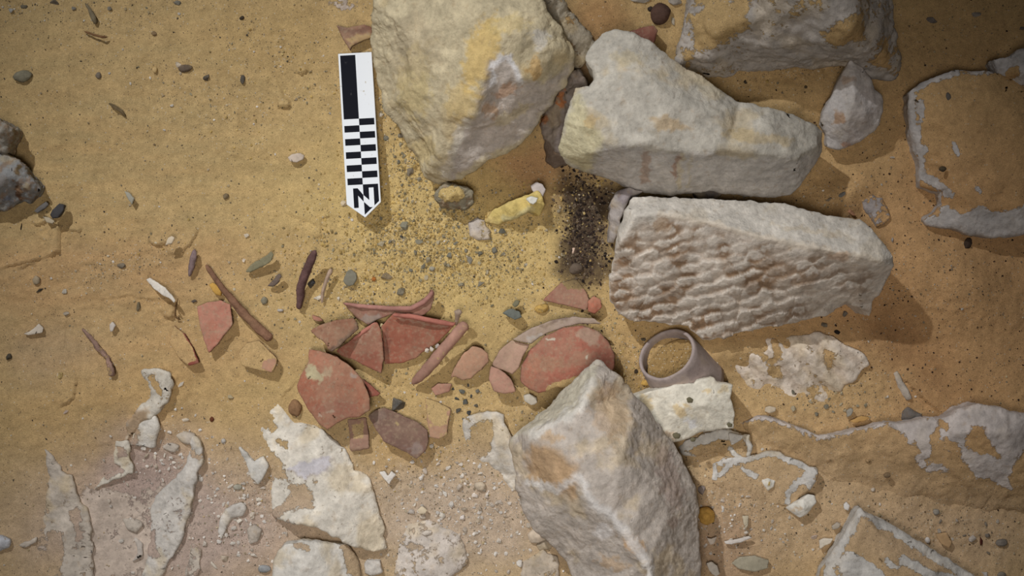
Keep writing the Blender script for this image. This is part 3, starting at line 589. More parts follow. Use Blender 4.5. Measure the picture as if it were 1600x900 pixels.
rock('limestone_flake', [(1189,750,.4),(1200,747,.6),(1211,751,.6),(1209,760,.6),(1200,767,.5),(1193,758,.4)], [(1200,755,.8)], 'white chip with a yellow spot lying inside the arched crust', col=(226,222,210), res=2, seed=65, amp=.04, rel=True, rag=1, zbase=-.1,
 patches=[('blob',(1201,755,4,4,0),(190,160,80),.9)])
rock('ochre_stone', [(1090,803,.4),(1095,795,.6),(1107,794,.7),(1116,802,.7),(1116,815,.6),(1105,821,.5),(1094,817,.4)], [(1103,807,1.1)], 'round ochre yellow stone right of the bottom boulder', col=(206,162,84), res=2.5, seed=66, amp=.08, rel=True, rag=1.5, zbase=-.2, warm=.0)
# -- wedge stones around the blocks
rock('wedge_stone', [(905,108,4),(914,125,4.2),(918,150,4),(897,172,3.8),(884,208,3.4),(878,240,2.6),(864,226,2.2),(848,206,1.6),(850,185,1.6),(862,152,2.2),(884,118,3)], [(890,150,3.8),(872,195,2.6)],
 'grey and rusty stone jammed in the gap between the two top blocks', col=(150,138,126), res=3, seed=71, amp=.25, sc=80, inset=.05, zbase=-1.5, warm=.2,
 patches=[('blob',(880,155,6,14,15),(196,122,64),.8),('blob',(853,188,8,7,0),(184,120,70),.8),('blob',(905,130,10,14,0),(176,164,156),.7),('line',([(893,160),(880,215),(872,240)],5),(172,162,158),.8,5)])
rock('wedge_stone', [(852,218,1),(866,226,1.4),(882,240,1.2),(886,256,.6),(868,259,.2),(856,250,.2),(853,235,.4)], [(868,240,1.5)], 'dark grey lump under the left corner of the grey-faced block', col=(128,112,98), res=3, seed=72, amp=.12, sc=80, zbase=-1.8)
rock('wedge_stone', [(962,300,3.4),(985,293,3.8),(1003,300,3.8),(985,306,3.8),(974,330,3.4),(966,360,2.6),(960,380,1.6),(951,378,1.2),(954,350,2),(955,320,2.8)], [(972,312,3.8)],
 'narrow pale grey stone upright at the left end of the chisel-marked block', col=(186,178,172), res=3, seed=73, amp=.07, sc=60, zbase=-1.6, patches=[('blob',(975,305,12,12,0),(146,136,140),.7)])
rock('sloping_slab', [(835,-60,7),(862,-40,6),(884,15,4.6),(905,38,4),(928,72,3.2),(918,84,3),(905,100,3),(880,80,4),(850,20,6)], [(890,60,4.4)], 'greyish slab leaning against the upper right side of the largest top boulder', col=(178,168,148), res=3.5, seed=74, amp=.2, sc=60, cover=.33, strata=.4)
rock('small_rock', [(1085,300,1.5),(1112,296,2),(1128,302,2),(1118,312,1.6),(1095,312,1.4)], [(1108,305,2.3)], 'grey stone squeezed in the slit between the two long blocks', col=(140,132,128), res=3, seed=75, amp=.1, zbase=-1)
# -- conglomerates
def cobbly(q, co, no):
    n = fbm(co * 260, 3, .6, 3.); return .0011 * n, np.clip(sstep(.05, .3, fbm(co*170, 3, .6, 8.)), 0, 1) * .6
rock('conglomerate_rock', [(-50,238,2.4),(8,240,2.6),(30,254,2.6),(50,280,2.4),(64,294,2),(60,303,1.6),(45,315,1.4),(36,309,1.5),(10,326,1.4),(-50,335,1.4)], [(20,275,3.2),(-20,290,3.2),(40,290,2.6)],
 'grey conglomerate rock with brown inclusions on the left edge', col=(146,146,144), res=2.6, seed=77, amp=.16, sc=80, extra=cobbly, zbase=-.6,
 patches=[('blob',(28,268,7,7,0),(104,84,50),.9),('blob',(28,297,6,12,-20),(92,62,34),.9),('blob',(42,290,6,10,-20),(176,158,126),.8),('blob',(5,280,12,12,0),(150,142,134),.6),('blob',(12,310,12,6,0),(90,96,112),.6)])
rock('conglomerate_rock', [(-50,175,3),(-4,186,3.4),(8,192,3.4),(20,200,3.3),(17,212,3.2),(9,236,3),(-50,232,3)], [(0,205,4)],
 'paler rough stone on the left edge, directly above the grey conglomerate rock', col=(158,152,140), res=2.6, seed=78, amp=.16, sc=80, extra=cobbly, zbase=-.6, inset=.1)
rock('conglomerate_lump', [(680,305,1.4),(684,295,1.8),(698,288,2),(715,288,2),(730,291,2),(738,300,1.9),(738,316,1.6),(728,325,1.4),(708,327,1.2),(690,322,1.2),(682,314,1.2)], [(710,302,2.6),(700,310,2.4)],
 'rounded grey lump with sand on top, under the tip of the largest top boulder', col=(156,148,126), res=2.4, seed=79, amp=.2, sc=90, inset=.16, zbase=-.4, cover=.2, extra=cobbly, hide=[[(688,297),(705,291),(722,296),(728,306),(718,316),(695,314),(686,306)]], soft=7, rag=3)
rock('yellow_stone', [(758,348,.2),(772,328,.8),(800,314,1.4),(828,304,1.8),(840,298,1.8),(850,308,1.7),(850,320,1.4),(842,334,1.2),(826,330,1.4),(812,336,1.4),(796,344,1),(778,350,.4)], [(800,328,1.7),(830,318,2)],
 'pale yellow stone below the shadowed hollow, with a white chip on it', col=(226,202,126), res=2.6, seed=80, amp=.12, sc=70, rel=True, inset=.12, zbase=-.4, cover=.2, patches=[('line',([(790,342),(830,330)],4),(196,190,150),.6,5)])
crust('limestone_flake', [(732,348,.2),(745,340,.4),(757,345,.5),(766,362,.6),(764,372,.5),(748,376,.3),(735,368,.1)], [(750,358,.6)], 'mottled grey-white crumbly stone left of the pale yellow stone', 81, col=(190,180,170), cover=.3)
crust('small_rock', [(1345,312,.1),(1362,305,.3),(1378,312,.5),(1390,325,.6),(1388,345,.5),(1372,352,.4),(1360,342,.3)], [(1375,325,.7)], 'crumbly bluish grey stone above the right end of the chisel-marked block', 82, col=(168,160,156), cover=.45)
crust('small_rock', [(1408,646,.2),(1418,636,.6),(1432,642,.7),(1440,656,.5),(1425,660,.4),(1410,658,.2)], [(1422,648,.8)], 'dark grey rough stone behind the middle of the long white crest', 83, col=(120,114,108), cover=.3)
crust('limestone_flake', [(1395,582,.1),(1403,580,.5),(1412,600,.6),(1424,622,.5),(1418,626,.3),(1405,605,.2)], [], 'slim white sliver in the sand right of the furrowed cream patch', 84, rag=1.5, zbase=-.3)
crust('buried_limestone', [(818,875,.1),(850,862,.4),(870,870,.5),(874,960,.5),(812,960,.2)], [(845,900,.6)], 'flat beige stone on the bottom edge left of the bottom boulder', 85, col=(198,184,164), cover=.2)
crust('limestone_flake', [(826,836,.4),(838,826,.8),(852,832,1),(856,842,1),(842,850,.8),(830,848,.5)], [(842,838,1.2)], 'cream stone wedged under the left edge of the bottom boulder', 86, col=(206,190,168), rag=2)
crust('limestone_flake', [(838,852,.3),(852,845,.6),(864,850,.7),(860,858,.5),(844,860,.3)], [], 'grey flake just below the cream stone at the bottom boulder', 87, col=(160,152,142), rag=2)
crust('buried_limestone', [(570,882,.3),(574,875,.6),(594,876,.8),(596,894,.7),(580,900,.5),(570,895,.3)], [(584,885,.9)], 'squarish white stone on the bottom edge between the lump and the crumbly patch', 88, col=(212,206,196), rag=2)

# ------------------------------------------------------------------ the scale and north marker
def plate(name, poly, z0, th, mat, parent, frame):
    (x0, y0), (ux, uy), (vx, vy) = frame
    bm = bmesh.new()
    vs = [Vector((x0 + ux*u + vx*v, y0 + uy*u + vy*v)) for u, v in poly]
    tilt = lambda p: z0 + TILT * (p.y - 80)
    top = [bm.verts.new(P(p.x, p.y, tilt(p)) - parent.location) for p in vs]
    bot = [bm.verts.new(P(p.x, p.y, tilt(p)) - parent.location - Vector((0, 0, th*.01))) for p in vs]
    f = bm.faces.new(top); n = len(top)
    for k in range(n): bm.faces.new((top[k], bot[k], bot[(k+1) % n], top[(k+1) % n]))
    bm.faces.new(list(reversed(bot)))
    bmesh.ops.recalc_face_normals(bm, faces=bm.faces)
    if th > .1: bmesh.ops.bevel(bm, geom=[e for e in bm.edges if e.calc_length() > .0045 or True], offset=.0004, segments=2, affect='EDGES', profile=.5)
    me = bpy.data.meshes.new(name); bm.to_mesh(me); bm.free(); me.materials.append(mat)
    o = bpy.data.objects.new(name, me); C.objects.link(o); o.parent = parent; return o
TILT = .0042                                                  # cm of rise per pixel down the board
mk = empty('scale_marker', 560, 210, .5)
tag(mk, 'black and white checkered scale bar with an N arrow tip lying on the sand', 'scale bar')
ang = math.atan2(13.3, 205); fr = ((528.2, 84.0), (math.cos(-.055), math.sin(-.055)), (math.sin(.0585), math.cos(.0585)))
ZB = .75
plate('board', [(0,0),(52.6,0),(53.4,235),(27.4,258),(-.4,236)], ZB, .22, M_WHITE, mk, fr)
zt = ZB + .012
def pp(poly, nm='black_square'): return plate(nm, poly, zt, .012, M_BLACK, mk, fr)
pp([(3,3.2),(26.6,3.2),(26.6,103),(3,103)], 'black_bar')
for k in range(5):
    v = 103 + 20.6*k
    pp([(26.6,v),(50.4,v),(50.4,v+10.3),(26.6,v+10.3)])
    pp([(3,v+10.3),(26.6,v+10.3),(26.6,v+20.6),(3,v+20.6)])
# arrow half in black, and the letter N black on white / white on black
v0 = 206
pp([(26.6,v0),(50.4,v0),(50.6,233),(27,253.5)], 'black_arrow_half')
def lp(poly, mat, nm): return plate(nm, poly, zt + .012, .012, mat, mk, fr)
nL, nR, nT, nB, sw = 11.0, 43.0, v0+5.5, v0+36, 7.2
lp([(nL,nT),(nL+sw,nT),(26.6,nT+11),(26.6,nT+21.5),(nL+sw,nT+11.5),(nL+sw,nB),(nL,nB)], M_BLACK, 'letter_half')
lp([(26.6,nT+11),(35.5,nT+19.5),(35.5,nT),(nR,nT),(nR,nB),(35.8,nB),(26.6,nT+21.5)], M_WHITE, 'letter_half')

# ------------------------------------------------------------------ pottery
RED, PINK, MAUVE = (182,106,88), (190,120,104), (166,132,124)
def sherd(name, out, label, col=RED, z0=.6, grad=(0,0), dome=0., thick=.55, seed=100, cover=.12, show=(), hide=(), ribs=(), patches=(), cat='pottery sherd', parent=None, rag=1.6, res=2.6, edgecol=(112,78,70), soft=8, rel=None, inset=.03, var=.08, grpz=None, group=None):
    A = np.array(out, float); c = A.mean(0); R = np.hypot(*(A - c).T).max()
    g0 = float(ground_cm(c[None])[0]) if rel is None else rel
    def zf(x, y):
        return z0 + grad[0]*(x-c[0]) + grad[1]*(y-c[1]) + dome * (1 - ((x-c[0])**2 + (y-c[1])**2) / R**2)
    O = [(x, y, zf(x, y)) for x, y in out]
    xs = np.arange(A[:,0].min()+8, A[:,0].max()-6, 11); ys = np.arange(A[:,1].min()+8, A[:,1].max()-6, 11)
    G = np.array([(x, y) for x in xs for y in ys]).reshape(-1, 2)
    I = [(x, y, zf(x, y)) for (x, y), d in zip(G, sdist(G, out) if len(G) else []) if d < -6]
    bm = slab_mesh(O, I, res, seed, thick, 0, inset, rag, g0, .1)
    co, no, fc = to_np(bm); q = topx(co)
    d = .0004 * fbm(co * 120, 4, .6, seed) + .00012 * fbm(co * 600, 3, .6, seed)
    up = sstep(0, .5, no[:, 2])
    for pl, wd, hh in ribs: d = d + up * hh * .01 * np.exp(-(seg_dist(q, pl, False) / wd) ** 2)
    side = 1 - sstep(.25, .6, no[:, 2])
    co2 = co + no * (d + side * .0006 * fbm(co * 400, 3, .6, seed))[:, None]
    base = tint(q, co, col, patches, var, seed, 0.)
    base = base * (1 - .8*side[:, None]) + lin(edgecol) * .8 * side[:, None]
    dz = sstep(-.25, .45, fbm(co * 38, 5, .65, seed + 1.)) * .30 + .34 * sstep(.12, .4, fbm(co * 420, 3, .7, seed + 2.))
    base = base * (1 - dz[:, None] * up[:, None]) + lin((180, 150, 128)) * dz[:, None] * up[:, None]
    base = (base * .80 + (base @ np.array([.35, .55, .1]))[:, None] * .20 * np.array([1.04, 1.0, .90])) * .92 * np.array([1.0, 1.05, .92])
    if not name.startswith(('pot', 'bowl', 'painted', 'red')): base = tint(q, co, col, patches, var, seed, 0.)
    o = finish(name, co2, fc, M_POT, base, cover_mask(q, cover, show, hide, soft) * sstep(.0, .5, no[:, 2]), parent)
    if parent is None: tag(o, label, cat, group)
    elif label: tag(o, label)
    return o
sherd('pot_sherd', [(535,473),(560,476),(580,480),(610,480),(640,480),(658,470),(670,460),(674,451),(679,455),(678,470),(673,485),(660,495),(640,492),(612,492),(592,499),(575,508),(556,497),(545,484)],
 'curved mauve-red rim sherd rising to a horn, behind the other red sherds', (166,108,96), 1.0, (.004,-.012), .0, .5, 101, .2, patches=[('blob',(580,500,16,9,0),(168,146,146),.8)])
sherd('pot_sherd', [(595,512),(605,499),(616,488),(640,491),(670,498),(700,503),(713,504),(700,520),(685,535),(665,548),(650,560),(630,567),(600,569),(598,545)],
 'largest dark red bowl sherd with a lipped rim, centre of the sherd cluster', (172,92,72), 1.3, (.002,-.012), -.35, .5, 102, .06,
 patches=[('line',([(618,497),(650,502),(680,508),(705,508)],1.2),(200,160,146),.6,2),('blob',(604,535,6,24,0),(128,74,66),.5)])
sherd('pot_sherd', [(524,549),(545,533),(566,516),(589,502),(594,512),(598,535),(600,560),(596,584),(575,574),(550,562),(533,557)],
 'triangular dark red sherd overlapping the left edge of the largest bowl sherd', (170,94,76), 1.5, (.004,-.008), -.1, .5, 103, .14, patches=[('line',([(553,537),(588,511)],1),(206,160,146),.5,2)])
sherd('pot_sherd', [(485,517),(500,508),(525,501),(553,498),(558,505),(560,514),(548,526),(530,541),(518,550),(512,544),(508,535),(496,528)],
 'small brown-red sherd with a thick dark broken edge, left of the triangular one', (164,106,84), 2.1, (-.004,.006), .25, .75, 104, .14, edgecol=(88,66,60), ribs=[([(490,514),(525,502),(553,499)],2.5,.08)], patches=[('line',([(516,548),(530,538),(550,522),(560,508)],3),(104,76,70),.8,3)])
sherd('pot_sherd', [(482,545),(500,548),(525,557),(545,570),(558,582),(568,597),(577,618),(578,642),(562,652),(545,653),(530,660),(511,672),(500,665),(480,640),(467,615),(463,603),(470,585),(482,565)],
 'big convex orange-red body sherd with white crust spots, lowest left of the cluster', (184,106,82), 1.5, (.004,.002), .7, .55, 105, .14,
 patches=[('blob',(495,585,14,12,30),(206,196,160),.8),('blob',(482,575,6,10,0),(206,196,160),.7),('blob',(512,582,10,8,0),(206,190,160),.5),('blob',(500,562,14,8,20),(196,108,84),.6),('blob',(500,648,4,4,0),(216,200,190),.7),('blob',(518,644,4,4,0),(216,200,190),.7),('blob',(556,586,6,5,0),(180,156,160),.8),('blob',(530,640,40,20,0),(166,104,92),.5)])
sherd('pot_sherd', [(566,592),(580,602),(595,615),(590,619),(577,621),(570,610)], 'small pointed red sherd peeping out right of the big convex sherd', (166,84,70), .9, (0,0), 0, .4, 106, .05)
sherd('pot_sherd', [(543,655),(572,652),(576,680),(577,702),(562,704),(548,706),(546,680)], 'narrow upright pinkish sherd with sand on it, below the big convex sherd', (170,122,108), .3, (0,.004), .15, .45, 107, .3, hide=[[(550,664),(567,662),(568,685),(552,688)]], ribs=[([(547,700),(577,698)],3,.1)])
sherd('pot_sherd', [(575,650),(586,640),(600,637),(620,645),(650,658),(668,672),(670,690),(665,705),(651,718),(635,708),(600,690),(585,668)],
 'purple-brown oblong sherd right below the dark flint lump', (138,100,92), .9, (-.003,.004), .1, .55, 108, .12, patches=[('blob',(652,700,14,10,20),(162,136,136),.8),('blob',(590,650,14,10,0),(150,124,118),.5),('blob',(622,660,6,3,20),(214,180,112),.7)])
sherd('pot_sherd', [(664,622),(685,628),(704,640),(701,660),(698,680),(685,687),(671,683),(668,660)], 'sand-coated pink sherd standing right of the purple-brown one', (192,140,116), .45, (0,.006), .1, .5, 109, .4, hide=[[(660,615),(700,625),(700,660),(685,668),(670,655)]])
sherd('pot_sherd', [(673,607),(685,598),(706,600),(702,612),(690,616),(680,618)], 'tiny pink sherd flat in the sand above the sand-coated sherd', (196,132,116), .25, (0,0), .1, .3, 110, .25)
sherd('pot_sherd', [(703,590),(711,572),(725,551),(738,541),(751,543),(762,552),(764,565),(752,578),(736,592),(722,594),(712,588)],
 'pale pink-orange sherd lying right of the long red rod', (198,142,118), 1.1, (.004,-.006), .2, .5, 111, .25, patches=[('line',([(762,554),(755,568)],2),(180,110,96),.5,3)])
sherd('pot_sherd', [(487,492),(498,495),(506,501),(497,503),(489,500)], 'very small pink chip left of the mauve-red rim sherd', (186,118,100), .3, (0,0), .1, .3, 112, .1, rag=.8)
sherd('pot_sherd', [(308,480),(325,472),(345,469),(360,476),(362,490),(364,508),(352,522),(340,538),(326,552),(318,530),(311,505)],
 'pinkish red five-sided sherd alone at the left, beside the long brown stick', (200,122,106), .8, (.004,.0), .1, .5, 113, .22, patches=[('blob',(330,520,14,22,20),(196,104,84),.6)])
sherd('pot_sherd', [(272,508),(288,522),(300,540),(308,560),(311,568),(294,571),(278,558),(264,535)], 'sand-covered sherd showing only its thin curved red edge, far left of the sherds', (160,74,62), .45, (.006,.003), .0, .4, 114, .96, edgecol=(140,60,54), show=[('line',[(288,522),(301,541),(310,566)],1.2),('line',[(296,569),(310,567)],3)], soft=4)
sherd('pot_sherd', [(385,536),(405,532),(418,546),(432,559),(433,567),(425,582),(400,578),(378,572),(372,552)], 'sand-covered sherd with one exposed red corner, under the end of the long stick', (196,136,112), .6, (.006,.004), .0, .5, 115, .95, edgecol=(130,66,60), show=[[(412,565),(428,560),(432,568),(424,582),(408,576)]], soft=5)
sherd('pot_sherd', [(848,470),(862,455),(876,442),(900,436),(912,450),(922,470),(916,486),(890,479),(862,473)], 'flat triangular dull red sherd at the foot of the charred soil', (170,106,92), .35, (0,.004), .1, .4, 116, .25, hide=[[(870,430),(915,430),(915,450),(885,452)]])
sherd('pot_sherd', [(918,470),(928,462),(938,468),(941,480),(930,491),(918,487)], 'small round-edged orange-red sherd touching the right of the triangular one', (196,108,86), .7, (0,0), .3, .5, 117, .08)
sherd('painted_sherd', [(525,40),(545,43),(570,37),(581,42),(582,58),(560,66),(549,72),(546,79),(539,67),(532,54)], 'striped brown sherd just above the top end of the checkered marker', (156,104,84), .9, (.0,-.004), .1, .5, 118, .1,
 patches=[('line',([(545,63),(562,57),(582,53)],2.5),(206,164,104),.9,3),('line',([(553,72),(565,65),(582,60)],3),(206,164,104),.9,3),('line',([(528,42),(550,48),(580,42)],2),(120,72,66),.7,3)])
sherd('red_stone', [(984,49),(1000,43),(1022,40),(1028,48),(1022,68),(1008,66),(993,58)], 'red stone tucked behind the top corner of the grey-faced block', (150,84,74), 1.4, (0,0), .3, .9, 119, .05, cat='stone')
# upturned broken bowl
bowl = empty('broken_bowl', 870, 560, .3); tag(bowl, 'broken upturned bowl with pale rim and domed red base beside the jar neck', 'bowl')
sherd('bowl_rim', [(768,570),(780,548),(800,531),(808,534),(828,538),(818,556),(810,575),(800,585),(785,578),(772,574)], 'pinkish rim piece', (196,150,136), 1.0, (.004,-.003), .1, .6, 120, .2, parent=bowl, rel=.2)
sherd('bowl_rim', [(763,592),(767,572),(784,578),(796,590),(803,600),(806,612),(790,616),(772,612)], 'pink rim piece with sand', (192,136,122), .9, (.004,0), .1, .6, 121, .25, parent=bowl, rel=.2)
sherd('bowl_rim', [(800,530),(830,512),(860,501),(895,494),(928,497),(940,506),(905,506),(880,512),(852,522),(830,537),(810,534)], 'mauve rim piece', (182,154,148), 1.7, (.002,-.004), .1, .6, 122, .15, parent=bowl, rel=.2,
 patches=[('line',([(846,510),(870,500),(890,497)],1.2),(120,92,88),.7,2),('blob',(840,525,18,5,-25),(196,188,196),.6)])
sherd('bowl_base', [(812,592),(815,570),(830,545),(850,525),(880,512),(910,508),(935,517),(950,532),(961,555),(960,575),(948,595),(900,605),(870,606),(842,615),(826,608),(814,598)], 'domed dull red base', (182,102,86), 1.1, (.002,-.001), 1.6, .7, 123, .15, parent=bowl, rel=.2,
 hide=[[(850,612),(862,598),(890,592),(905,585),(915,600),(870,620)]], patches=[('blob',(920,525,24,14,35),(188,152,138),.8),('blob',(905,560,30,12,-20),(176,130,110),.6),('blob',(850,567,34,14,0),(174,134,108),.5),('blob',(830,580,14,24,20),(196,102,78),.6),('blob',(864,530,4,3,0),(226,214,206),.9),('blob',(916,555,4,3,0),(226,214,206),.9)])
# jar neck
def jar():
    j = empty('jar_neck', 1045, 560, 1.0); tag(j, 'grey-mauve broken jar neck lying tilted with sand inside, above the flat white stone', 'jar neck')
    tl = math.radians(47); az = math.radians(130)                     # leans toward the upper left of the picture
    ax = Vector((math.sin(tl)*math.cos(az), math.sin(tl)*math.sin(az), math.cos(tl))).normalized()
    e1 = Vector((-math.sin(az), math.cos(az), 0)); e2 = ax.cross(e1)
    ctr = P(1041, 553, 2.3)
    n = 96
    def ring(r, d, k):
        a = 2*math.pi*k/n; return ctr - ax*d + (e1*math.cos(a) + e2*math.sin(a))*r
    def lathe(nm, prof, mat, col, closed, cap, lab=None, cov=.12):
        co, fc = [], []
        m = len(prof)
        for r, d in prof:
            for k in range(n): co.append(ring(r, d, k)[:])
        for i in range(m if closed else m-1):
            for k in range(n):
                i2 = (i+1) % m; fc.append([i*n+k, i*n+(k+1) % n, i2*n+(k+1) % n, i2*n+k])
        if cap: fc.append([(m-1)*n+k for k in range(n)])
        co = np.array(co); q = topx(co)
        v = co - np.array(ctr[:]); co = co + (v / (np.linalg.norm(v, axis=1)[:, None]+1e-6)) * (.0006*fbm(co*70, 3, .5, 2.))[:, None]
        base = tint(q, co, col, [('blob',(1085,585,16,16,0),(150,134,130),.5)], .1, 3., .12)
        o = finish(nm, co, fc, mat, base, np.full(len(co), cov), j)
        if lab: o['label'] = lab
        return o
    R = .0220
    prof = [(R-.0014,.001),(R-.0006,.0),(R+.0006,.0),(R+.0014,.0012)] + [(R+.0014+.0065*t**1.3, .0015+.042*t) for t in (.1,.2,.3,.45,.6,.75,.9,1)] + [(R-.0012+.0062*t**1.3, .042*t+.001) for t in (1,.9,.75,.6,.45,.3,.2,.1)]
    o = lathe('neck_wall', prof, M_POT, (170,156,150), True, False)
    # sand inside: disc of sand
    co, fc = [], []; rings = 26; zlev = ctr - ax*.0135
    co.append((zlev - Vector((0,0,.0))) [:])
    for i in range(1, rings+1):
        r = (R + .0012) * i/rings
        for k in range(n): a = 2*math.pi*k/n; co.append((zlev - ax*.002 + (e1*math.cos(a)+e2*math.sin(a))*r)[:])
    for k in range(n): fc.append([0, 1+k, 1+(k+1) % n])
    for i in range(rings-1):
        for k in range(n): fc.append([1+i*n+k, 1+(i+1)*n+k, 1+(i+1)*n+(k+1) % n, 1+i*n+(k+1) % n])
    co = np.array(co)
    # level the sand: tilt it half way to horizontal about the deep side
    co[:, 2] = co[:, 2]*.35 + zlev.z*.65 - .001 + .0016*fbm(co*300, 4, .6, 1.)
    o2 = finish('sand_fill', co, fc, M_EARTH, np.tile(lin((150,120,80)), (len(co),1)), np.full(len(co), .9), j)
    o2['kind'] = 'stuff'
    me = o2.data; c = np.tile(lin((158,130,84)), (len(co),1)); me.attributes['sandc'].data.foreach_set('color', np.column_stack([c, np.ones(len(c))]).astype(np.float32).ravel())
    me.attributes['grit'].data.foreach_set('value', np.full(len(c), .8, np.float32))
jar()

# ------------------------------------------------------------------ sticks, bones, flakes
def rod(name, pts, label, col, cat, mat=None, seed=1, amp=.0006, flat=.85, cover=.05, parent=None, grain=True, patches=()):
    """pts: px,py,z(cm centre, above the sand),radius px"""
    A = []
    for k in range(len(pts)-1):
        a, b = np.array(pts[k], float), np.array(pts[k+1], float); m = max(2, int(np.hypot(*(b-a)[:2])/2.5))
        for j_ in range(m): A.append(a + (b-a)*j_/m)
    A.append(np.array(pts[-1], float)); A = np.array(A)
    g = ground_cm(A[:, :2]); ctr = np.array([P(x, y, z+gg)[:] for (x, y, z, r), gg in zip(A, g)])
    n = 20; co, fc = [], []
    T = np.gradient(ctr, axis=0); m = len(A)
    for i in range(m):
        t = Vector(T[i]).normalized(); s = t.cross(Vector((0,0,1))).normalized(); u = s.cross(t)
        rr = A[i, 3]*PX * (math.sqrt(max(0.06, 1-(1-min(i, m-1-i)/2.)**2)) if min(i, m-1-i) < 2 else 1)
        for k in range(n):
            a = 2*math.pi*k/n; co.append((Vector(ctr[i]) + (s*math.cos(a) + u*math.sin(a)*flat)*rr)[:])
    for i in range(m-1):
        for k in range(n): fc.append([i*n+k, i*n+(k+1) % n, (i+1)*n+(k+1) % n, (i+1)*n+k])
    fc.append([k for k in reversed(range(n))]); fc.append([(m-1)*n+k for k in range(n)])
    co = np.array(co); q = topx(co); cr = np.repeat(ctr, n, axis=0); d = co-cr; d /= np.linalg.norm(d, axis=1)[:, None]+1e-9
    ph = np.tile(np.arange(n), m)*1.1
    nz = fbm(co*160, 4, .6, seed) + (1.0*fbm(np.column_stack([ph, np.repeat(np.arange(m), n)*.05, np.zeros(len(co))]), 3, .6, seed) if grain else 0)
    co = co + d*(amp*nz)[:, None]
    base = tint(q, co, col, patches, .16, seed, .05)
    o = finish(name, co, fc, mat or M_WOOD, base, np.full(len(co), cover), parent)
    if parent is None: tag(o, label, cat)
    return o
rod('wooden_stick', [(493,391,1.9,4),(488,402,1.8,6),(478,425,1.3,6.5),(470,448,.9,6.5),(469,468,.6,5.5),(467,483,.4,4)], 'short dark brown weathered stick leaning upright near the centre left', (104,78,74), 'stick', seed=131)
rod('wooden_stick', [(322,414,.5,3.5),(336,434,.6,4.5),(352,456,.7,5),(385,494,.9,7),(405,514,.8,7.5),(424,531,.6,6.5)], 'long straight brown stick slanting down beside the five-sided pink sherd', (134,100,78), 'stick', seed=132)
rod('bone_splinter', [(518,420,.7,4),(513,430,.8,3),(507,446,.6,2.6),(504,458,.5,2.4),(503,474,.3,2)], 'thin pale bone splinter right of the short dark stick', (176,152,132), 'bone', seed=133, amp=.0003)
rod('clay_rod', [(730,506,1.9,8),(722,512,1.9,9),(700,538,1.7,8.5),(675,568,1.4,9),(655,590,1.0,7.5),(644,600,.6,4)], 'long pinkish brown rod-like handle piece laid diagonally beside the largest bowl sherd', (172,132,114), 'pottery sherd', M_POT, 134, .0007, .8, .32, grain=False)
rod('knobbed_bone', [(716,483,1.9,3.6),(716,487,1.9,6.6),(715,492,1.8,4.2),(714,500,1.4,3),(712,508,1.2,3)], 'small pale knob-ended bone sticking up at the top of the rod-like piece', (182,160,140), 'bone', seed=135, amp=.0002, grain=False)
rod('bark_flake', [(304,390,.5,3),(302,402,.7,5),(299,416,.6,4.5),(296,432,.3,2)], 'purplish grey flake standing above the five-sided pink sherd', (138,118,118), 'flake', seed=136)
rod('twig', [(278,466,.2,1),(274,480,.5,1),(273,495,.5,1),(282,500,.2,1.2)], 'thin twig below the white bone flake', (126,96,64), 'twig', seed=137, amp=.0001)
rod('root_piece', [(128,514,.2,2),(142,528,.4,3),(155,545,.5,4),(168,560,.4,3),(174,578,.4,6),(176,588,.3,5)], 'gnarled greyish root piece left of the sherds, above the curved white crust', (150,122,108), 'root', seed=138, amp=.0012, cover=.35)
rod('twig', [(133,5,.2,1.5),(140,14,.4,2),(146,28,.5,4),(150,38,.3,3)], 'greyish bent twig at the top left of the sand', (128,116,92), 'twig', seed=139, amp=.0005)
rod('twig', [(132,49,.3,1.2),(145,54,.5,1.6),(160,58,.6,2.2),(168,58,.4,2)], 'brown twig just below the bent grey one at the top left', (128,92,62), 'twig', seed=140, amp=.0003)
rod('twig', [(170,162,.3,1.4),(180,168,.4,2.2),(190,174,.4,2),(196,182,.2,1.2)], 'dark little twig in the open sand left of the marker', (110,94,68), 'twig', seed=141, amp=.0005)
def lip(parent_label, pts, col):
    p = [o for o in C.objects if o.get('label') == parent_label][0]
    rod('rim_lip', pts, None, col, None, M_POT, 7, .0003, .9, .2, p, False)
lip('curved mauve-red rim sherd rising to a horn, behind the other red sherds', [(538,474,.75,2),(560,478,.85,3.4),(610,482,1.0,3.6),(642,482,1.15,3.8),(662,472,1.35,4),(672,462,1.5,4),(676,455,1.6,3)], (170,124,112))
lip('largest dark red bowl sherd with a lipped rim, centre of the sherd cluster', [(613,492,1.75,2.5),(640,494,1.7,3.8),(670,500,1.7,4),(696,505,1.65,4),(711,507,1.6,2.5)], (186,120,104))
lip('triangular dark red sherd overlapping the left edge of the largest bowl sherd', [(551,531,1.55,2),(568,518,1.7,3.2),(588,504,1.75,2.4)], (184,122,106))
lip('pale pink-orange sherd lying right of the long red rod', [(762,554,1.2,2.4),(757,566,1.1,3.6),(748,578,1.0,2.6)], (186,124,108))
def flake(name, out, label, col, z=.5, grad=(0,0), dome=.15, thick=.3, seed=150, cat='stone chip', cover=.08, mat=None, patches=(), group=None, rag=1.2, base_col=None):
    return sherd(name, out, label, col, z, grad, dome, thick, seed, cover, (), (), (), patches, cat, None, rag, 2.2, base_col or tuple(int(c*.8) for c in col), 6, None, .05, group=group)
flake('bone_flake', [(228,437),(234,434),(246,441),(258,450),(268,460),(274,470),(272,474),(264,466),(252,460),(240,452)], 'white splintered bone flake left of the long brown stick', (222,214,200), .9, (.012,.004), .1, .25, 151, 'bone', .02)
flake('slate_flake', [(384,424),(392,414),(404,406),(418,398),(424,392),(428,398),(424,408),(412,416),(400,421),(390,426)], 'grey-green curved stone flake near the top end of the short dark stick', (138,132,104), .9, (.008,-.006), .1, .35, 152, 'stone chip', .3)
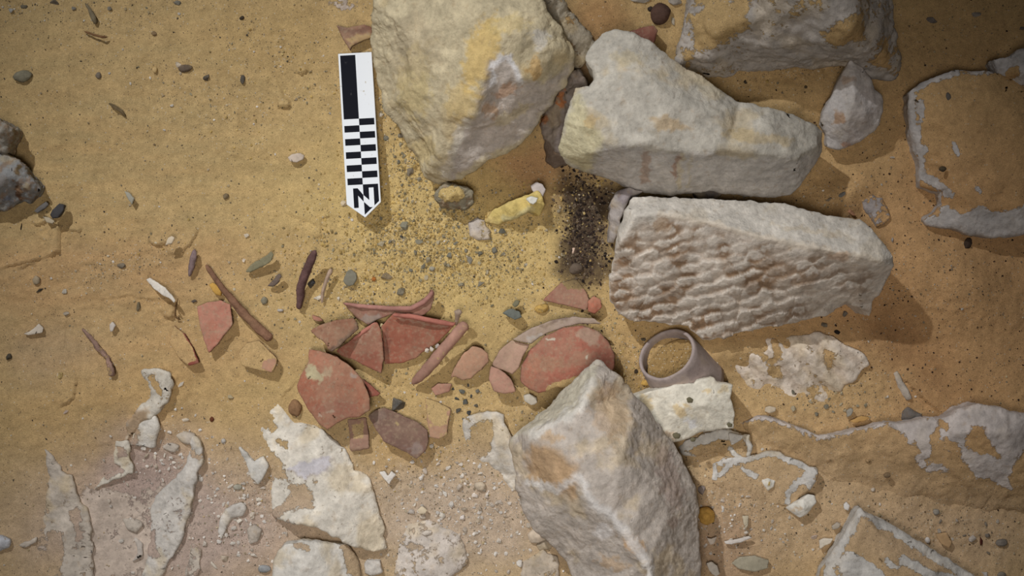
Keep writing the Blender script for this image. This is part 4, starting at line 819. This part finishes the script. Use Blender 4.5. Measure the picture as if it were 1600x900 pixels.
flake('slate_flake', [(418,447),(426,438),(436,427),(440,431),(436,440),(428,447)], 'slim dark striped flake left of the short dark stick', (112,98,88), .8, (.01,-.01), 0, .3, 153, 'stone chip', .3)
flake('yellow_chip', [(326,444),(332,441),(340,446),(346,455),(345,463),(336,460),(330,452)], 'mustard yellow chip against the upper part of the long brown stick', (206,162,82), .5, (0,0), .2, .4, 154, rag=.8)
flake('oval_flake', [(449,246),(456,241),(467,239),(476,243),(474,249),(464,254),(454,252)], 'oval pinkish white flake in the open sand left of the marker', (206,190,172), .5, (0,0), .15, .25, 155, rag=.8)
flake('grey_stone', [(536,438),(541,425),(549,420),(557,427),(558,436),(552,446),(545,448),(539,444)], 'flat bluish grey round stone right of the thin bone splinter', (128,124,108), .35, (0,0), .1, .3, 156, 'stone', .15)
flake('white_chip', [(829,290),(838,284),(848,288),(853,296),(848,308),(840,303),(833,300)], 'white angular chip at the edge of the shadowed hollow, above the pale yellow stone', (196,186,180), 1.6, (0,0), .1, .5, 157, rag=.8)
flake('white_chip', [(822,311),(830,306),(841,309),(838,316),(833,320),(827,317)], 'clean white chip lying on top of the pale yellow stone', (226,224,212), 2.6, (0,0), .15, .4, 158, rag=.8)
flake('crust_flake', [(36,497),(48,503),(60,506),(68,512),(66,520),(56,522),(44,524),(36,521),(46,518),(54,514),(46,510)][2:9], 'pale crescent flake in the sand at the far left', (206,194,176), .35, (0,0), .1, .2, 159, rag=1)
flake('dark_flake', [(52,330),(60,322),(72,315),(76,319),(70,326),(58,333)], 'narrow grey flake right of the grey conglomerate rock', (112,108,104), .7, (0,0), .1, .35, 160, rag=1)
flake('charred_chip', [(78,335),(82,328),(92,318),(101,320),(98,330),(90,340),(82,342)], 'dark charred chip right of the narrow grey flake at the left edge', (72,70,70), .9, (0,0), .2, .6, 161, rag=1.5)
flake('white_flake', [(66,338),(76,340),(86,346),(82,350),(72,348)], 'cream flake under the dark charred chip at the left', (186,172,146), .7, (0,0), .05, .2, 162, rag=1)
flake('grey_chip', [(194,298),(202,301),(210,310),(206,320),(200,312)], 'thin pale grey flake in the sand between the left edge and the marker', (168,164,148), .6, (0,0), .05, .25, 163)
flake('white_flake', [(262,372),(268,368),(273,372),(268,381),(258,384)], 'small white flake on a crusted sand edge above the bone flake', (206,190,164), .8, (0,0), .05, .2, 164, rag=.8)
flake('white_flake', [(170,508),(175,502),(181,508),(176,518),(172,518)], 'small pointed white flake between the crescent flake and the five-sided sherd', (206,196,184), .5, (0,0), .1, .3, 165, rag=.6)
flake('white_chip', [(592,738),(601,736),(606,744),(612,736),(619,742),(612,750),(608,758),(601,750)], 'white forked chip below the purple-brown sherd', (224,218,208), .5, (0,0), .1, .3, 166, rag=.8)
flake('white_chip', [(652,797),(660,791),(668,797),(664,803),(655,804)], 'cream chip in the pink dust left of centre at the bottom', (222,206,176), .5, (0,0), .1, .3, 167, rag=.6)
flake('crescent_flake', [(1131,846),(1150,843),(1170,838),(1176,840),(1160,847),(1142,851),(1133,850)], 'long slim white flake near the bottom, right of the ochre stone', (218,210,200), .5, (0,0), .1, .2, 168, rag=.6)
flake('grey_chip', [(1143,880),(1155,870),(1180,868),(1202,876),(1200,888),(1180,894),(1155,890)], 'flat greenish grey stone near the bottom edge right of the bottom boulder', (168,160,138), .35, (0,0), .1, .3, 169, 'stone', .3)
flake('white_chip', [(1103,880),(1112,877),(1121,884),(1125,897),(1118,902),(1108,892)], 'white stone on the bottom edge right of the bottom boulder', (212,204,190), .7, (0,0), .15, .5, 170, rag=1)
flake('white_chip', [(1104,840),(1112,842),(1121,838),(1116,850),(1110,852)], 'small white arrow-like chip below the ochre stone', (204,192,176), .5, (0,0), .1, .3, 171, rag=.6)
flake('white_chip', [(1160,806),(1170,806),(1169,822),(1165,828),(1161,816)], 'pale narrow chip above the long slim flake at the bottom', (196,184,158), .45, (0,0), .05, .3, 172, rag=.6)
flake('white_chip', [(1318,788),(1323,784),(1328,790),(1326,798),(1319,796)], 'single clean white chip left of the tip of the pointed block', (224,220,214), .5, (0,0), .15, .35, 173, rag=.5)
flake('white_chip', [(1280,845),(1288,842),(1302,842),(1298,850),(1288,853),(1281,858)], 'ragged white chip against the left side of the pointed block', (216,206,188), .5, (0,0), .05, .3, 174, rag=1.2)
flake('brown_chip', [(1462,834),(1480,832),(1488,848),(1484,858),(1470,850)], 'flat tan chip right of the pointed block', (182,150,110), .4, (0,0), .1, .3, 175, rag=1)
flake('grey_chip', [(1300,822),(1308,816),(1314,819),(1311,826),(1302,828)], 'small grey chip left of the pointed block', (168,158,142), .5, (0,0), .1, .3, 176, rag=.6)
flake('white_oval', [(1195,637),(1203,634),(1213,637),(1212,643),(1202,646),(1195,643)], 'white oval chip between the furrowed patch and the long white crest', (210,194,168), .4, (0,0), .15, .3, 177, rag=.5)
flake('grey_chip', [(1323,642),(1330,637),(1334,641),(1330,650),(1324,652)], 'small grey-blue chip below the furrowed cream patch', (160,154,140), .6, (0,0), .1, .4, 178, rag=.6)
flake('sand_flake', [(1328,658),(1345,650),(1360,652),(1352,658),(1335,661)], 'thin sandy flake right of the small grey-blue chip', (196,156,96), .5, (0,0), .05, .2, 179, rag=.6)
flake('dark_chip', [(785,489),(793,484),(800,482),(812,487),(816,496),(805,500),(795,496)], 'grey-blue angular chip above the broken bowl', (112,116,108), 1.0, (0,0), .2, .6, 180, rag=1)
flake('dark_chip', [(800,476),(806,469),(813,470),(810,477),(804,481)], 'greenish chip touching the top of the grey-blue angular chip', (120,116,92), .8, (0,0), .1, .4, 181, rag=.6)
flake('pale_chip', [(822,700),(830,694),(842,690),(846,698),(834,705)][:4], 'cream chip between sherds and bottom boulder', (206,196,176), .4, (0,0), .1, .3, 182, rag=.6)
flake('grey_stone', [(818,618),(828,615),(838,621),(840,630),(830,634),(820,628)], 'pale grey chip in the sand below the broken bowl', (190,182,166), .6, (0,0), .15, .4, 183, rag=.8)
for k, (px_, py_, lab) in enumerate([(1078,625,'dark olive chip near the middle of the flat white stone'),(1140,664,'dark olive chip at the right corner of the flat white stone'),(1057,681,'dark olive chip at the lower left of the flat white stone'),(1083,687,'small dark chip on the lower edge of the flat white stone')]):
    s = [1,.8,1.1,.8][k]
    flake('olive_chip', [(px_-6*s,py_-2*s),(px_-1*s,py_-5*s),(px_+6*s,py_-1*s),(px_+4*s,py_+4*s),(px_-3*s,py_+4*s)], lab, (112,106,82), 3.6-.35*k if k < 3 else 2.7, (0,0), .05, .3, 184+k, rag=.4)

# ------------------------------------------------------------------ pebbles
def pebble_mesh(name, w_, h_, t_, seed, angular):
    r = random.Random(seed); bm = bmesh.new()
    if angular:
        for _ in range(16):
            v = Vector((r.gauss(0,1), r.gauss(0,1), r.gauss(0,1))).normalized() * r.uniform(.8, 1.1); bm.verts.new(v)
        res_ = bmesh.ops.convex_hull(bm, input=bm.verts)
        bmesh.ops.delete(bm, geom=[v for v in bm.verts if not v.link_faces], context='VERTS')
        bmesh.ops.bevel(bm, geom=list(bm.edges), offset=.06, segments=1, affect='EDGES')
    else:
        bmesh.ops.create_icosphere(bm, subdivisions=3, radius=1)
    co = np.array([v.co[:] for v in bm.verts]); co = co * (1 + .28*fbm(co*1.1, 3, .5, seed*.37))[:, None]
    co *= np.array([w_, h_, t_]) * PX * .5
    bm.verts.index_update(); fc = [[v.index for v in f.verts] for f in bm.faces]; bm.free(); return co, fc
def pebble(px_, py_, w_, h_, ang_, col, label, name='pebble', seed=None, angular=False, mat=None, zoff=None, cover=.1, group=None, cat='pebble', t_=None):
    seed = seed or int(px_*7+py_*13)
    t_ = t_ or min(w_, h_)*.8
    co, fc = pebble_mesh(name, w_, h_, t_, seed, angular)
    a = math.radians(-ang_); R = np.array([[math.cos(a), -math.sin(a), 0],[math.sin(a), math.cos(a), 0],[0,0,1]])
    co = co @ R.T
    g = float(ground_cm(np.array([[px_, py_]]))[0]) if zoff is None else zoff
    zc = g + t_*PX*.5*100*.45
    co = co + np.array(P(px_, py_, zc)[:]); q = topx(co)
    o = finish(name, co, fc, mat or M_EARTH, tint(q, co, col, (), .12, seed*.01, .1), np.full(len(co), cover), None, not angular)
    tag(o, label, cat, group); return o
PB = [
 (1032,22,30,33,10,(92,70,60),'brown round cobble near the top edge, right of centre','cobble',False),
 (1016,14,8,8,0,(60,52,46),'tiny dark pebble touching the brown round cobble','pebble',False),
 (461,638,21,25,-10,(150,116,84),'rounded brown pebble left of the big convex sherd','pebble',False),
 (620,632,34,22,15,(66,66,66),'dark grey rough flint lump above the purple-brown sherd','flint_lump',True),
 (486,442,14,17,20,(52,54,56),'black chip in the shadow of the short dark stick','flint_chip',True),
 (35,119,30,18,-5,(132,126,106),'grey-green oval pebble at the upper left','pebble',False),
 (278,101,12,9,30,(196,182,160),'pale pinkish pebble at the upper left, beside a dark one','pebble',True),
 (290,107,22,12,-5,(106,92,78),'dark oval pebble touching the pale pinkish one','pebble',False),
 (323,120,13,14,30,(84,80,76),'black-grey pebble right of the pale and dark pair','pebble',True),
 (379,124,7,15,5,(96,90,80),'narrow dark pebble left of the marker, upper part','pebble',False),
 (154,118,9,10,0,(140,128,112),'small grey pebble in the open sand at the upper left','pebble',False),
 (242,109,8,10,0,(196,168,118),'sand-coloured pebble left of the pale and dark pair','pebble',False),
 (17,17,10,9,0,(176,176,170),'small whitish pebble in the top left corner','pebble',True),
 (38,10,12,9,0,(118,112,98),'grey pebble in the top left corner, right of the whitish one','pebble',True),
 (85,4,18,10,0,(112,102,88),'dark grey pebble on the top edge at the left','pebble',True),
 (115,13,10,8,0,(150,144,132),'light grey pebble on the top edge, left of the bent twig','pebble',True),
 (172,13,9,8,0,(156,148,132),'light grey pebble on the top edge, right of the bent twig','pebble',True),
 (278,4,14,9,0,(122,118,106),'grey pebble on the top edge between twig and marker','pebble',True),
 (240,52,10,9,0,(140,116,86),'small brown clod right of the brown twig','clod',True),
 (378,28,8,6,-30,(70,60,48),'dark brown seed-like pebble left of the striped sherd','pebble',False),
 (641,268,12,18,0,(128,120,108),'grey pebble between the marker and the largest top boulder','pebble',True),
 (604,172,8,6,0,(124,118,106),'grey pebble right beside the marker','pebble',False),
 (595,180,10,9,-30,(222,212,192),'white chip right beside the marker','pebble',True),
 (626,212,9,7,0,(138,130,112),'small grey pebble at the left foot of the largest top boulder','pebble',False),
 (603,216,8,9,0,(130,126,110),'greenish pebble just right of the checkered middle of the marker','pebble',False),
 (537,318,11,10,0,(214,198,170),'cream pebble touching the left side of the marker tip','pebble',True),
 (497,465,14,8,-5,(226,216,196),'cream white pebble at the foot of the thin bone splinter','pebble',True),
 (529,467,7,7,0,(216,206,186),'little white pebble right of the cream one by the splinter','pebble',True),
 (438,485,10,5,0,(190,182,172),'small whitish pebble left of the foot of the dark stick','pebble',False),
 (413,470,11,12,0,(142,136,116),'round grey-green pebble beside the lower end of the long stick','pebble',False),
 (382,407,8,8,0,(216,202,182),'white triangular chip right of the top of the long stick','pebble',True),
 (385,367,10,9,-30,(214,202,182),'white pebble above the grey-green curved flake','pebble',True),
 (353,17+290,12,10,-30,(126,110,84),'brownish pebble left of the marker tip','pebble',True),
 (667,547,9,8,0,(226,216,200),'leftmost of three white pebbles on the rod-like piece','pebble',True),
 (674,545,8,9,0,(228,220,206),'middle one of three white pebbles by the rod-like piece','pebble',True),
 (683,540,10,9,-10,(198,190,182),'rightmost and greyest of three pebbles by the rod-like piece','pebble',True),
 (597,508,8,7,0,(214,196,150),'yellowish pebble caught between the two dark red sherds','pebble',True),
 (722,612,12,10,0,(110,110,100),'dark grey pebble at the top of the dark speckled clump','pebble',True),
 (727,628,10,12,20,(92,92,86),'dark pebble in the middle of the speckled clump left of the boulder','pebble',True),
 (715,641,12,8,0,(104,100,92),'dark grey flake in the lower left of the speckled clump','pebble',True),
 (733,645,9,9,0,(84,84,80),'dark pebble at the lower right of the speckled clump','pebble',True),
 (674,697,8,8,0,(226,220,208),'white pebble below the sand-coated pink sherd','pebble',True),
 (900,420,22,18,0,(112,98,84),'round brown clod on the charred soil','clod',False),
 (896,392,7,11,15,(206,180,160),'tiny pinkish chip in the charred soil','pebble',True),
 (873,340-10,6,6,0,(150,140,120),'tiny pebble at the edge of the charred soil','pebble',False),
 (1308,519,10,6,15,(44,38,34),'black oval pebble below the right end of the chisel-marked block','pebble',False),
 (1288,508,12,9,0,(112,108,98),'grey pebble left of the black oval pebble','pebble',True),
 (1320,490,10,10,0,(110,104,96),'grey pebble above the black oval pebble','pebble',True),
 (1512,381,12,19,30,(76,62,52),'dark elongated pebble below the right-hand buried block','pebble',False),
 (1517,367,7,6,0,(66,50,42),'small dark pebble at the edge of the right-hand buried block','pebble',False),
 (1473,264,11,8,0,(66,56,48),'dark oval pebble lying on the right-hand buried block','pebble',False),
 (1482,151,8,13,-10,(104,98,90),'grey leaf-shaped pebble on top of the right-hand buried block','pebble',False),
 (1455,32,18,12,15,(124,116,108),'grey stone in the dark sand at the top right','pebble',True),
 (1526,22,17,9,-10,(150,142,132),'pale grey stone in the dark sand near the top right corner','pebble',True),
 (1597,45,10,7,0,(130,122,114),'small grey stone on the right edge near the top','pebble',True),
 (1052,33,6,16,-5,(170,160,140),'narrow white chip right of the brown round cobble','pebble',True),
 (1000,-2,40,14,0,(168,160,146),'pale stone on the top edge above the red stone','stone_lump',True),
 (1055,2,26,14,-10,(166,158,146),'pale stone on the top edge left of the sand-dusted boulder','stone_lump',True),
 (872,4,14,10,0,(110,96,78),'dark pebble on the top edge right of the largest boulder','pebble',True),
 (1165,128,8,7,0,(66,58,48),'dark pebble in the sand above the grey-faced block','pebble',True),
 (1259,136,5,5,0,(58,48,40),'tiny dark pebble left of the white blotched lump','pebble',False),
 (1394,247,9,6,0,(200,192,180),'white chip between the blotched lump and the buried block','pebble',True),
 (1330,340-8,16,10,30,(188,140,108),'pinkish tan chip above the chisel-marked block, right','pebble',True),
 (1316,304,14,8,-40,(126,124,118),'dark grey flake above the chisel-marked block, right','pebble',True),
 (1295,312,12,5,-25,(132,118,98),'thin brown flake left of the dark grey flake','pebble',True),
 (1394,375,5,11,5,(176,170,162),'slim grey chip at the upper right corner of the chisel-marked block','pebble',True),
 (1097,766,14,16,0,(132,120,112),'grey mottled pebble between boulder and ochre stone','pebble',True),
 (750,760,19,14,0,(206,190,166),'cream round pebble in the dust left of the bottom boulder','pebble',False),
 (720,726,9,8,0,(206,196,182),'pale pebble above and left of the cream round one','pebble',True),
 (741,775,14,8,0,(204,194,182),'whitish chip below the cream round pebble','pebble',True),
 (705,788,9,12,0,(216,210,200),'white chip left of the whitish one in the dust','pebble',True),
 (722,808,10,10,0,(222,214,206),'white cube-like chip in the dust, bottom centre','pebble',True),
 (642,800,14,9,0,(178,170,160),'greyish pebble just left of the cream chip at the bottom','pebble',True),
 (667,833,16,8,-10,(214,204,190),'pale lens-shaped pebble on the crumbly white patch','pebble',False),
 (812,880,12,16,0,(212,206,196),'white upright chip on the bottom edge left of the boulder','pebble',True),
 (808,833,7,8,0,(206,198,184),'small white pebble beside the left flank of the boulder','pebble',True),
 (826,821,9,10,0,(200,188,170),'small cream pebble above the cream wedged stone','pebble',True),
 (404,780,12,8,0,(218,210,196),'pale pebble right of the jagged fragment with the hole','pebble',True),
 (413,889,20,12,0,(150,152,152),'flat bluish grey pebble on the bottom edge, left','pebble',False),
 (320,849,9,10,0,(210,200,186),'white round pebble right of the leaning chalk ridge','pebble',True),
 (352,872,16,13,0,(206,190,168),'tan-white broken pebble near the bottom edge, left','pebble',True),
 (335,885,20,6,50,(206,196,180),'small slanting white chip below the round white pebble','pebble',True),
 (380,756,9,6,0,(206,198,186),'small white pebble below the V-shaped flake','pebble',True),
 (371,761,14,9,0,(168,164,148),'grey pebble below the V-shaped flake','pebble',False),
 (360,760,14,5,-35,(206,198,186),'slim white chip left of the grey pebble under the V-shaped flake','pebble',True),
 (349,689,8,8,0,(196,190,180),'faint white pebble left of the V-shaped flake','pebble',False),
 (331,655,7,8,0,(110,66,44),'dark red-brown pebble in the sand below the five-sided sherd','pebble',False),
 (360,620,10,8,0,(176,162,130),'pale clod below the long stick','clod',True),
 (290,656,14,6,0,(202,190,170),'slender white chip right of the curved crust','pebble',True),
 (283,600,16,6,-50,(206,196,180),'slanting white chip right of the top of the curved crust','pebble',True),
 (1375,796-8,4,5,0,(200,190,176),'tiny white pebble right of the pointed block tip','pebble',False),
 (1364,765,7,7,0,(196,184,168),'small pale round pebble above the pointed block tip','pebble',False),
 (1449,844,8,10,0,(214,208,200),'white oval pebble right of the crest of the pointed block','pebble',False),
 (1463,800,10,10,0,(150,144,134),'grey pebble up and right of the pointed block','pebble',False),
 (1519,843,16,13,0,(190,180,168),'pale chip near the lower right corner','pebble',True),
 (1532,845,9,16,0,(88,48,36),'dark red chip near the lower right corner','pebble',True),
 (1565,848,18,12,0,(132,124,114),'bluish grey pebble by the lower right corner','pebble',False),
 (1540,897,16,8,35,(206,200,192),'white chip on the bottom edge near the right corner','pebble',True),
 (1565,898,14,9,0,(124,118,110),'grey pebble on the bottom edge near the right corner','pebble',False),
 (1386,743,10,8,0,(132,112,86),'brown pebble on the sand-covered slab','pebble',False),
 (1356,720,12,9,0,(170,142,104),'tan clod on the sand-covered slab','clod',True),
 (1170,871,8,7,0,(214,206,194),'small white pebble above the flat greenish stone','pebble',True),
 (1166,832,9,7,0,(214,206,194),'small white pebble under the pale narrow chip','pebble',True),
 (1233,799+9,8,6,0,(204,194,178),'small pale pebble under the four-cornered white chip','pebble',True),
 (1276,613,7,7,0,(220,206,190),'white pebble at the lower edge of the furrowed patch','pebble',False),
 (1273,839,12,9,-20,(206,186,168),'pinkish chip left of the ragged white chip','pebble',True),
 (1006,536-6,10,7,0,(100,92,78),'dark clod left of the jar neck','clod',True),
 (994,580,8,9,0,(78,66,52),'dark pebble touching the left side of the jar neck','pebble',True),
 (1010,598,18,11,0,(206,168,92),'yellow clod left of the flat white stone','clod',True),
 (1030,601,16,10,0,(208,172,98),'yellow clod under the lower rim of the jar neck','clod',True),
 (847,482,22,14,-10,(206,170,98),'yellow clod above the rim of the broken bowl','clod',False),
 (752,443,14,8,-35,(124,120,108),'grey sliver above the tall bone knob','pebble',True),
 (603,432,22,12,0,(142,126,100),'brown-grey clod in the gravel above the sherds','clod',True),
 (584,436,7,7,0,(176,112,56),'tiny orange pebble in the gravel above the sherds','pebble',False),
 (627,456,18,14,-40,(140,132,112),'grey slanting chip above the mauve-red rim sherd','pebble',True),
 (632,352,14,16,0,(150,146,126),'greyish pebble right of the marker tip','pebble',True),
 (627,370,7,6,0,(88,84,76),'small dark pebble below the greyish one near the marker tip','pebble',True),
 (655,378,14,9,0,(160,154,132),'pale green-grey pebble in the gravel centre','pebble',True),
 (734,407,10,13,0,(134,130,118),'grey pebble in the gravel above the bone knob','pebble',True),
 (675,388+32,9,8,0,(166,160,142),'pale grey pebble right in the gravel above the rim sherd','pebble',False),
 (785,362,12,10,0,(110,108,96),'dark pebble below the pale yellow stone','pebble',True),
 (62,454,13,5,-25,(56,50,44),'black splinter in the sand at the far left','pebble',True),
 (33,353,4,14,0,(52,46,42),'thin black splinter below the grey conglomerate rock','pebble',True),
 (101,455,10,9,0,(190,182,166),'whitish pebble right of the black splinter','pebble',True),
 (105,490,13,9,0,(170,158,142),'pale pebble in the gravelly strip at the left','pebble',True),
 (57,438,12,14,0,(166,150,124),'sandy clod above the black splinter at the far left','clod',False),
 (190,415,14,10,0,(126,116,100),'grey pebble in the gravelly strip at the left','pebble',True),
 (217,478,8,18,15,(124,112,88),'greyish grass-like splinter left of the bone flake','pebble',True),
 (14,558,11,12,0,(74,70,62),'dark pebble at the far left, above the sand bank','pebble',True),
 (94,587,10,12,0,(196,172,116),'yellow clod at the far left below the crescent flake','clod',True),
 (303,470,10,7,0,(96,86,76),'dark pebble just left above the five-sided sherd','pebble',True),
 (103,641+2,14,5,-45,(196,176,160),'pinkish white splinter above the upright chalk outcrop','pebble',True),
]
for p_ in PB:
    x, y, w_, h_, a_, col_, lab_, nm_, ang_ = p_
    zo = None
    if 'on the right-hand' in lab_ or 'on top of the right' in lab_ or 'lying on the right-hand' in lab_: zo = 3.4
    if 'three' in lab_: zo = float(ground_cm(np.array([[x, y]]))[0]) + 1.2
    if 'on the crumbly' in lab_: zo = float(ground_cm(np.array([[x, y]]))[0]) + .4
    if 'caught between' in lab_: zo = float(ground_cm(np.array([[x, y]]))[0]) + .9
    if 'covered slab' in lab_: zo = float(ground_cm(np.array([[x, y]]))[0]) + 1.0
    pebble(x, y, w_, h_, a_, col_, lab_, nm_, None, ang_, M_GLINT if 'flint' in nm_ else None, zo, .25 if nm_ == 'clod' else .06, None, 'pebble' if 'flint' not in nm_ else 'flint')

# small chips that come in clusters
def cluster(n, cx, cy, rx, ry, lo_, hi_, cols, label, group, seed):
    rr = random.Random(seed); done = []
    while len(done) < n:
        x, y = rr.gauss(cx, rx), rr.gauss(cy, ry)
        if abs(x-cx) > 2*rx or abs(y-cy) > 2*ry or any(math.hypot(x-a, y-b) < 11 for a, b in done) or any(math.hypot(x-p[0], y-p[1]) < 13 for p in PB): continue
        done.append((x, y))
    done.sort(key=lambda p: p[1]); nb = 3 if n > 8 else 1; m = math.ceil(n / nb)
    ordn = ['leftmost', 'second from left', 'third from left', 'fourth from left', 'fifth from left', 'sixth from left', 'seventh from left', 'eighth from left', 'ninth from left']
    for b in range(nb):
        for k, (x, y) in enumerate(sorted(done[b*m:(b+1)*m])):
            w_ = rr.uniform(lo_, hi_); col_ = rr.choice(cols)
            lum = 'bright' if col_[0] > 205 else 'pale' if col_[0] > 165 else 'grey' if col_[0] > 110 else 'dark'
            part = ('upper row of ', 'middle row of ', 'lower row of ')[b] if nb > 1 else ''
            pebble(x, y, w_, w_*rr.uniform(.55, .95), rr.uniform(0, 180), col_, 'small %s %s, %s in %s%s' % (lum, 'chip' if 'chip' in label else 'pebble', ordn[k], part, group),
                   'limestone_chip' if 'chip' in label else 'pebble', seed*50+b*20+k, True, None, None, .12, group, 'stone chip' if 'chip' in label else 'pebble')
WH = [(210,202,190),(198,186,170),(220,214,202),(186,172,152)]; GR = [(140,134,116),(158,150,126),(120,116,102),(176,164,136)]
cluster(26, 715, 790, 50, 38, 7, 13, WH, 'small angular pale chip in the dust left of the bottom boulder', 'dusty chips left of bottom boulder', 1)
cluster(14, 388, 800, 16, 34, 7, 13, WH, 'small pale chip in the rubble around the jagged fragment left of the flat slab', 'rubble by the jagged fragment', 2)
cluster(12, 262, 715, 20, 14, 7, 12, WH, 'small pale chip at the head of the leaning chalk ridge', 'chips atop the leaning ridge', 3)
cluster(14, 1165, 800, 45, 34, 6, 10, WH, 'tiny whitish chip in the sand right of the bottom boulder', 'chips right of bottom boulder', 4)
cluster(26, 690, 390, 55, 34, 7, 12, GR, 'small dull grey pebble in the yellow gravel above the sherds', 'yellow gravel pebbles', 5)
cluster(12, 640, 240, 10, 40, 6, 9, GR, 'small grey pebble between the marker and the largest top boulder', 'pebbles beside the marker', 6)
cluster(12, 1300, 630, 36, 10, 7, 11, GR, 'small grey pebble in the sand above the long white crest', 'pebbles above the crest', 7)
cluster(10, 1520, 830, 36, 20, 7, 11, [(120,112,102),(140,130,116),(170,160,146)], 'small greyish pebble in the brown sand at the lower right corner', 'lower right corner pebbles', 8)
cluster(8, 727, 630, 10, 14, 6, 10, [(84,84,78),(104,102,94)], 'tiny dark pebble of the speckled clump left of the bottom boulder', 'dark speckled clump', 9)

# ------------------------------------------------------------------ countless grit
def grit(name, n, dens, cols, smin, smax, label, seed, flat=.7):
    r = np.random.RandomState(seed); pts = np.zeros((0, 2))
    while len(pts) < n:
        c = np.column_stack([r.uniform(-60, 1660, n*3), r.uniform(-60, 960, n*3)])
        pts = np.vstack([pts, c[r.rand(len(c)) < dens(c)]])
    pts = pts[:n]
    bm = bmesh.new(); bmesh.ops.create_icosphere(bm, subdivisions=1, radius=1)
    bm.verts.index_update(); T = np.array([v.co[:] for v in bm.verts]); F = np.array([[v.index for v in f.verts] for f in bm.faces]); bm.free()
    nv = len(T); s = smin + (smax-smin) * r.rand(n)**3
    V = T[None] * (1 + r.uniform(-.32, .32, (n, nv)))[:, :, None] * s[:, None, None] * r.uniform(.6, 1.25, (n, 1, 3))
    V[:, :, 2] *= flat
    a = r.uniform(0, 6.28, n); ca, sa = np.cos(a), np.sin(a); x = V[:, :, 0]*ca[:, None]-V[:, :, 1]*sa[:, None]; y = V[:, :, 0]*sa[:, None]+V[:, :, 1]*ca[:, None]
    V = np.stack([x, y, V[:, :, 2]], 2) * PX
    g = ground_cm(pts)
    ctr = np.column_stack([(pts[:, 0]-800)*PX, (450-pts[:, 1])*PX, g*.01 + s*PX*.25])
    co = (V + ctr[:, None]).reshape(-1, 3); fc = (F[None] + (np.arange(n)*nv)[:, None, None]).reshape(-1, 3)
    C_ = lin(np.array(cols))[r.randint(len(cols), size=n)] * r.uniform(.75, 1.2, (n, 1))
    o = finish(name, co, fc, M_EARTH, np.repeat(C_, nv, 0), np.full(len(co), .0), None, False, origin=(0, 0, 0))
    tag(o, label, 'grit', None, 'stuff')
grit('dark_grit', 6500, lambda c: .09 + .12*gauss(c,150,20,260,90) + .14*gauss(c,1330,720,260,150) + .95*gravel(c)**1.3, [(104,96,80),(78,70,60),(136,128,106),(124,106,80),(150,140,116)], .4, 1.8, 'dark grey grit strewn over the sand, thickest near the marker', 201)
grit('pale_grit', 4600, lambda c: .04 + .8*gravel(c)**1.3 + .3*gauss(c, 700, 800, 160, 100) + .3*gauss(c,1250,800,240,110), [(196,182,154),(180,162,126),(210,202,188),(166,150,124)], .45, 2.4, 'pale grit and chips strewn through the sand and chalk dust', 202)
grit('sand_clods', 7500, lambda c: gravel(c) * gauss(c, 680, 380, 260, 200), [(196,168,104),(186,158,98),(170,150,104),(204,180,122),(150,140,112)], 0.6, 2.7, 'small yellow sand clods in the gravelly middle ground', 203, .8)
grit('chalk_crumbs', 1500, lambda c: np.clip(gauss(c, 740, 800, 110, 90)+gauss(c, 380, 810, 60, 60)+.8*gauss(c, 270, 720, 50, 40)+.3*gauss(c, 1150, 810, 90, 80)+.25*gauss(c,250,800,90,90), 0, 1), [(214,206,194),(226,220,210),(196,184,168)], .6, 3.6, 'white chalk crumbs in the dust along the lower part', 204)
grit('brown_grit', 1500, lambda c: np.clip(gauss(c, 1450, 400, 200, 260), 0, 1), [(60,46,36),(84,64,48),(140,126,104)], .5, 1.9, 'fine dark specks of grit on the brown sand at the right', 205)
grit('soil_crumbs', 1500, lambda c: np.clip(gauss(c, 915, 350, 28, 75), 0, 1), [(62,50,42),(84,68,56),(46,38,34),(110,96,80)], .8, 3.2, 'dark crumbs on the charred soil between the blocks', 206)
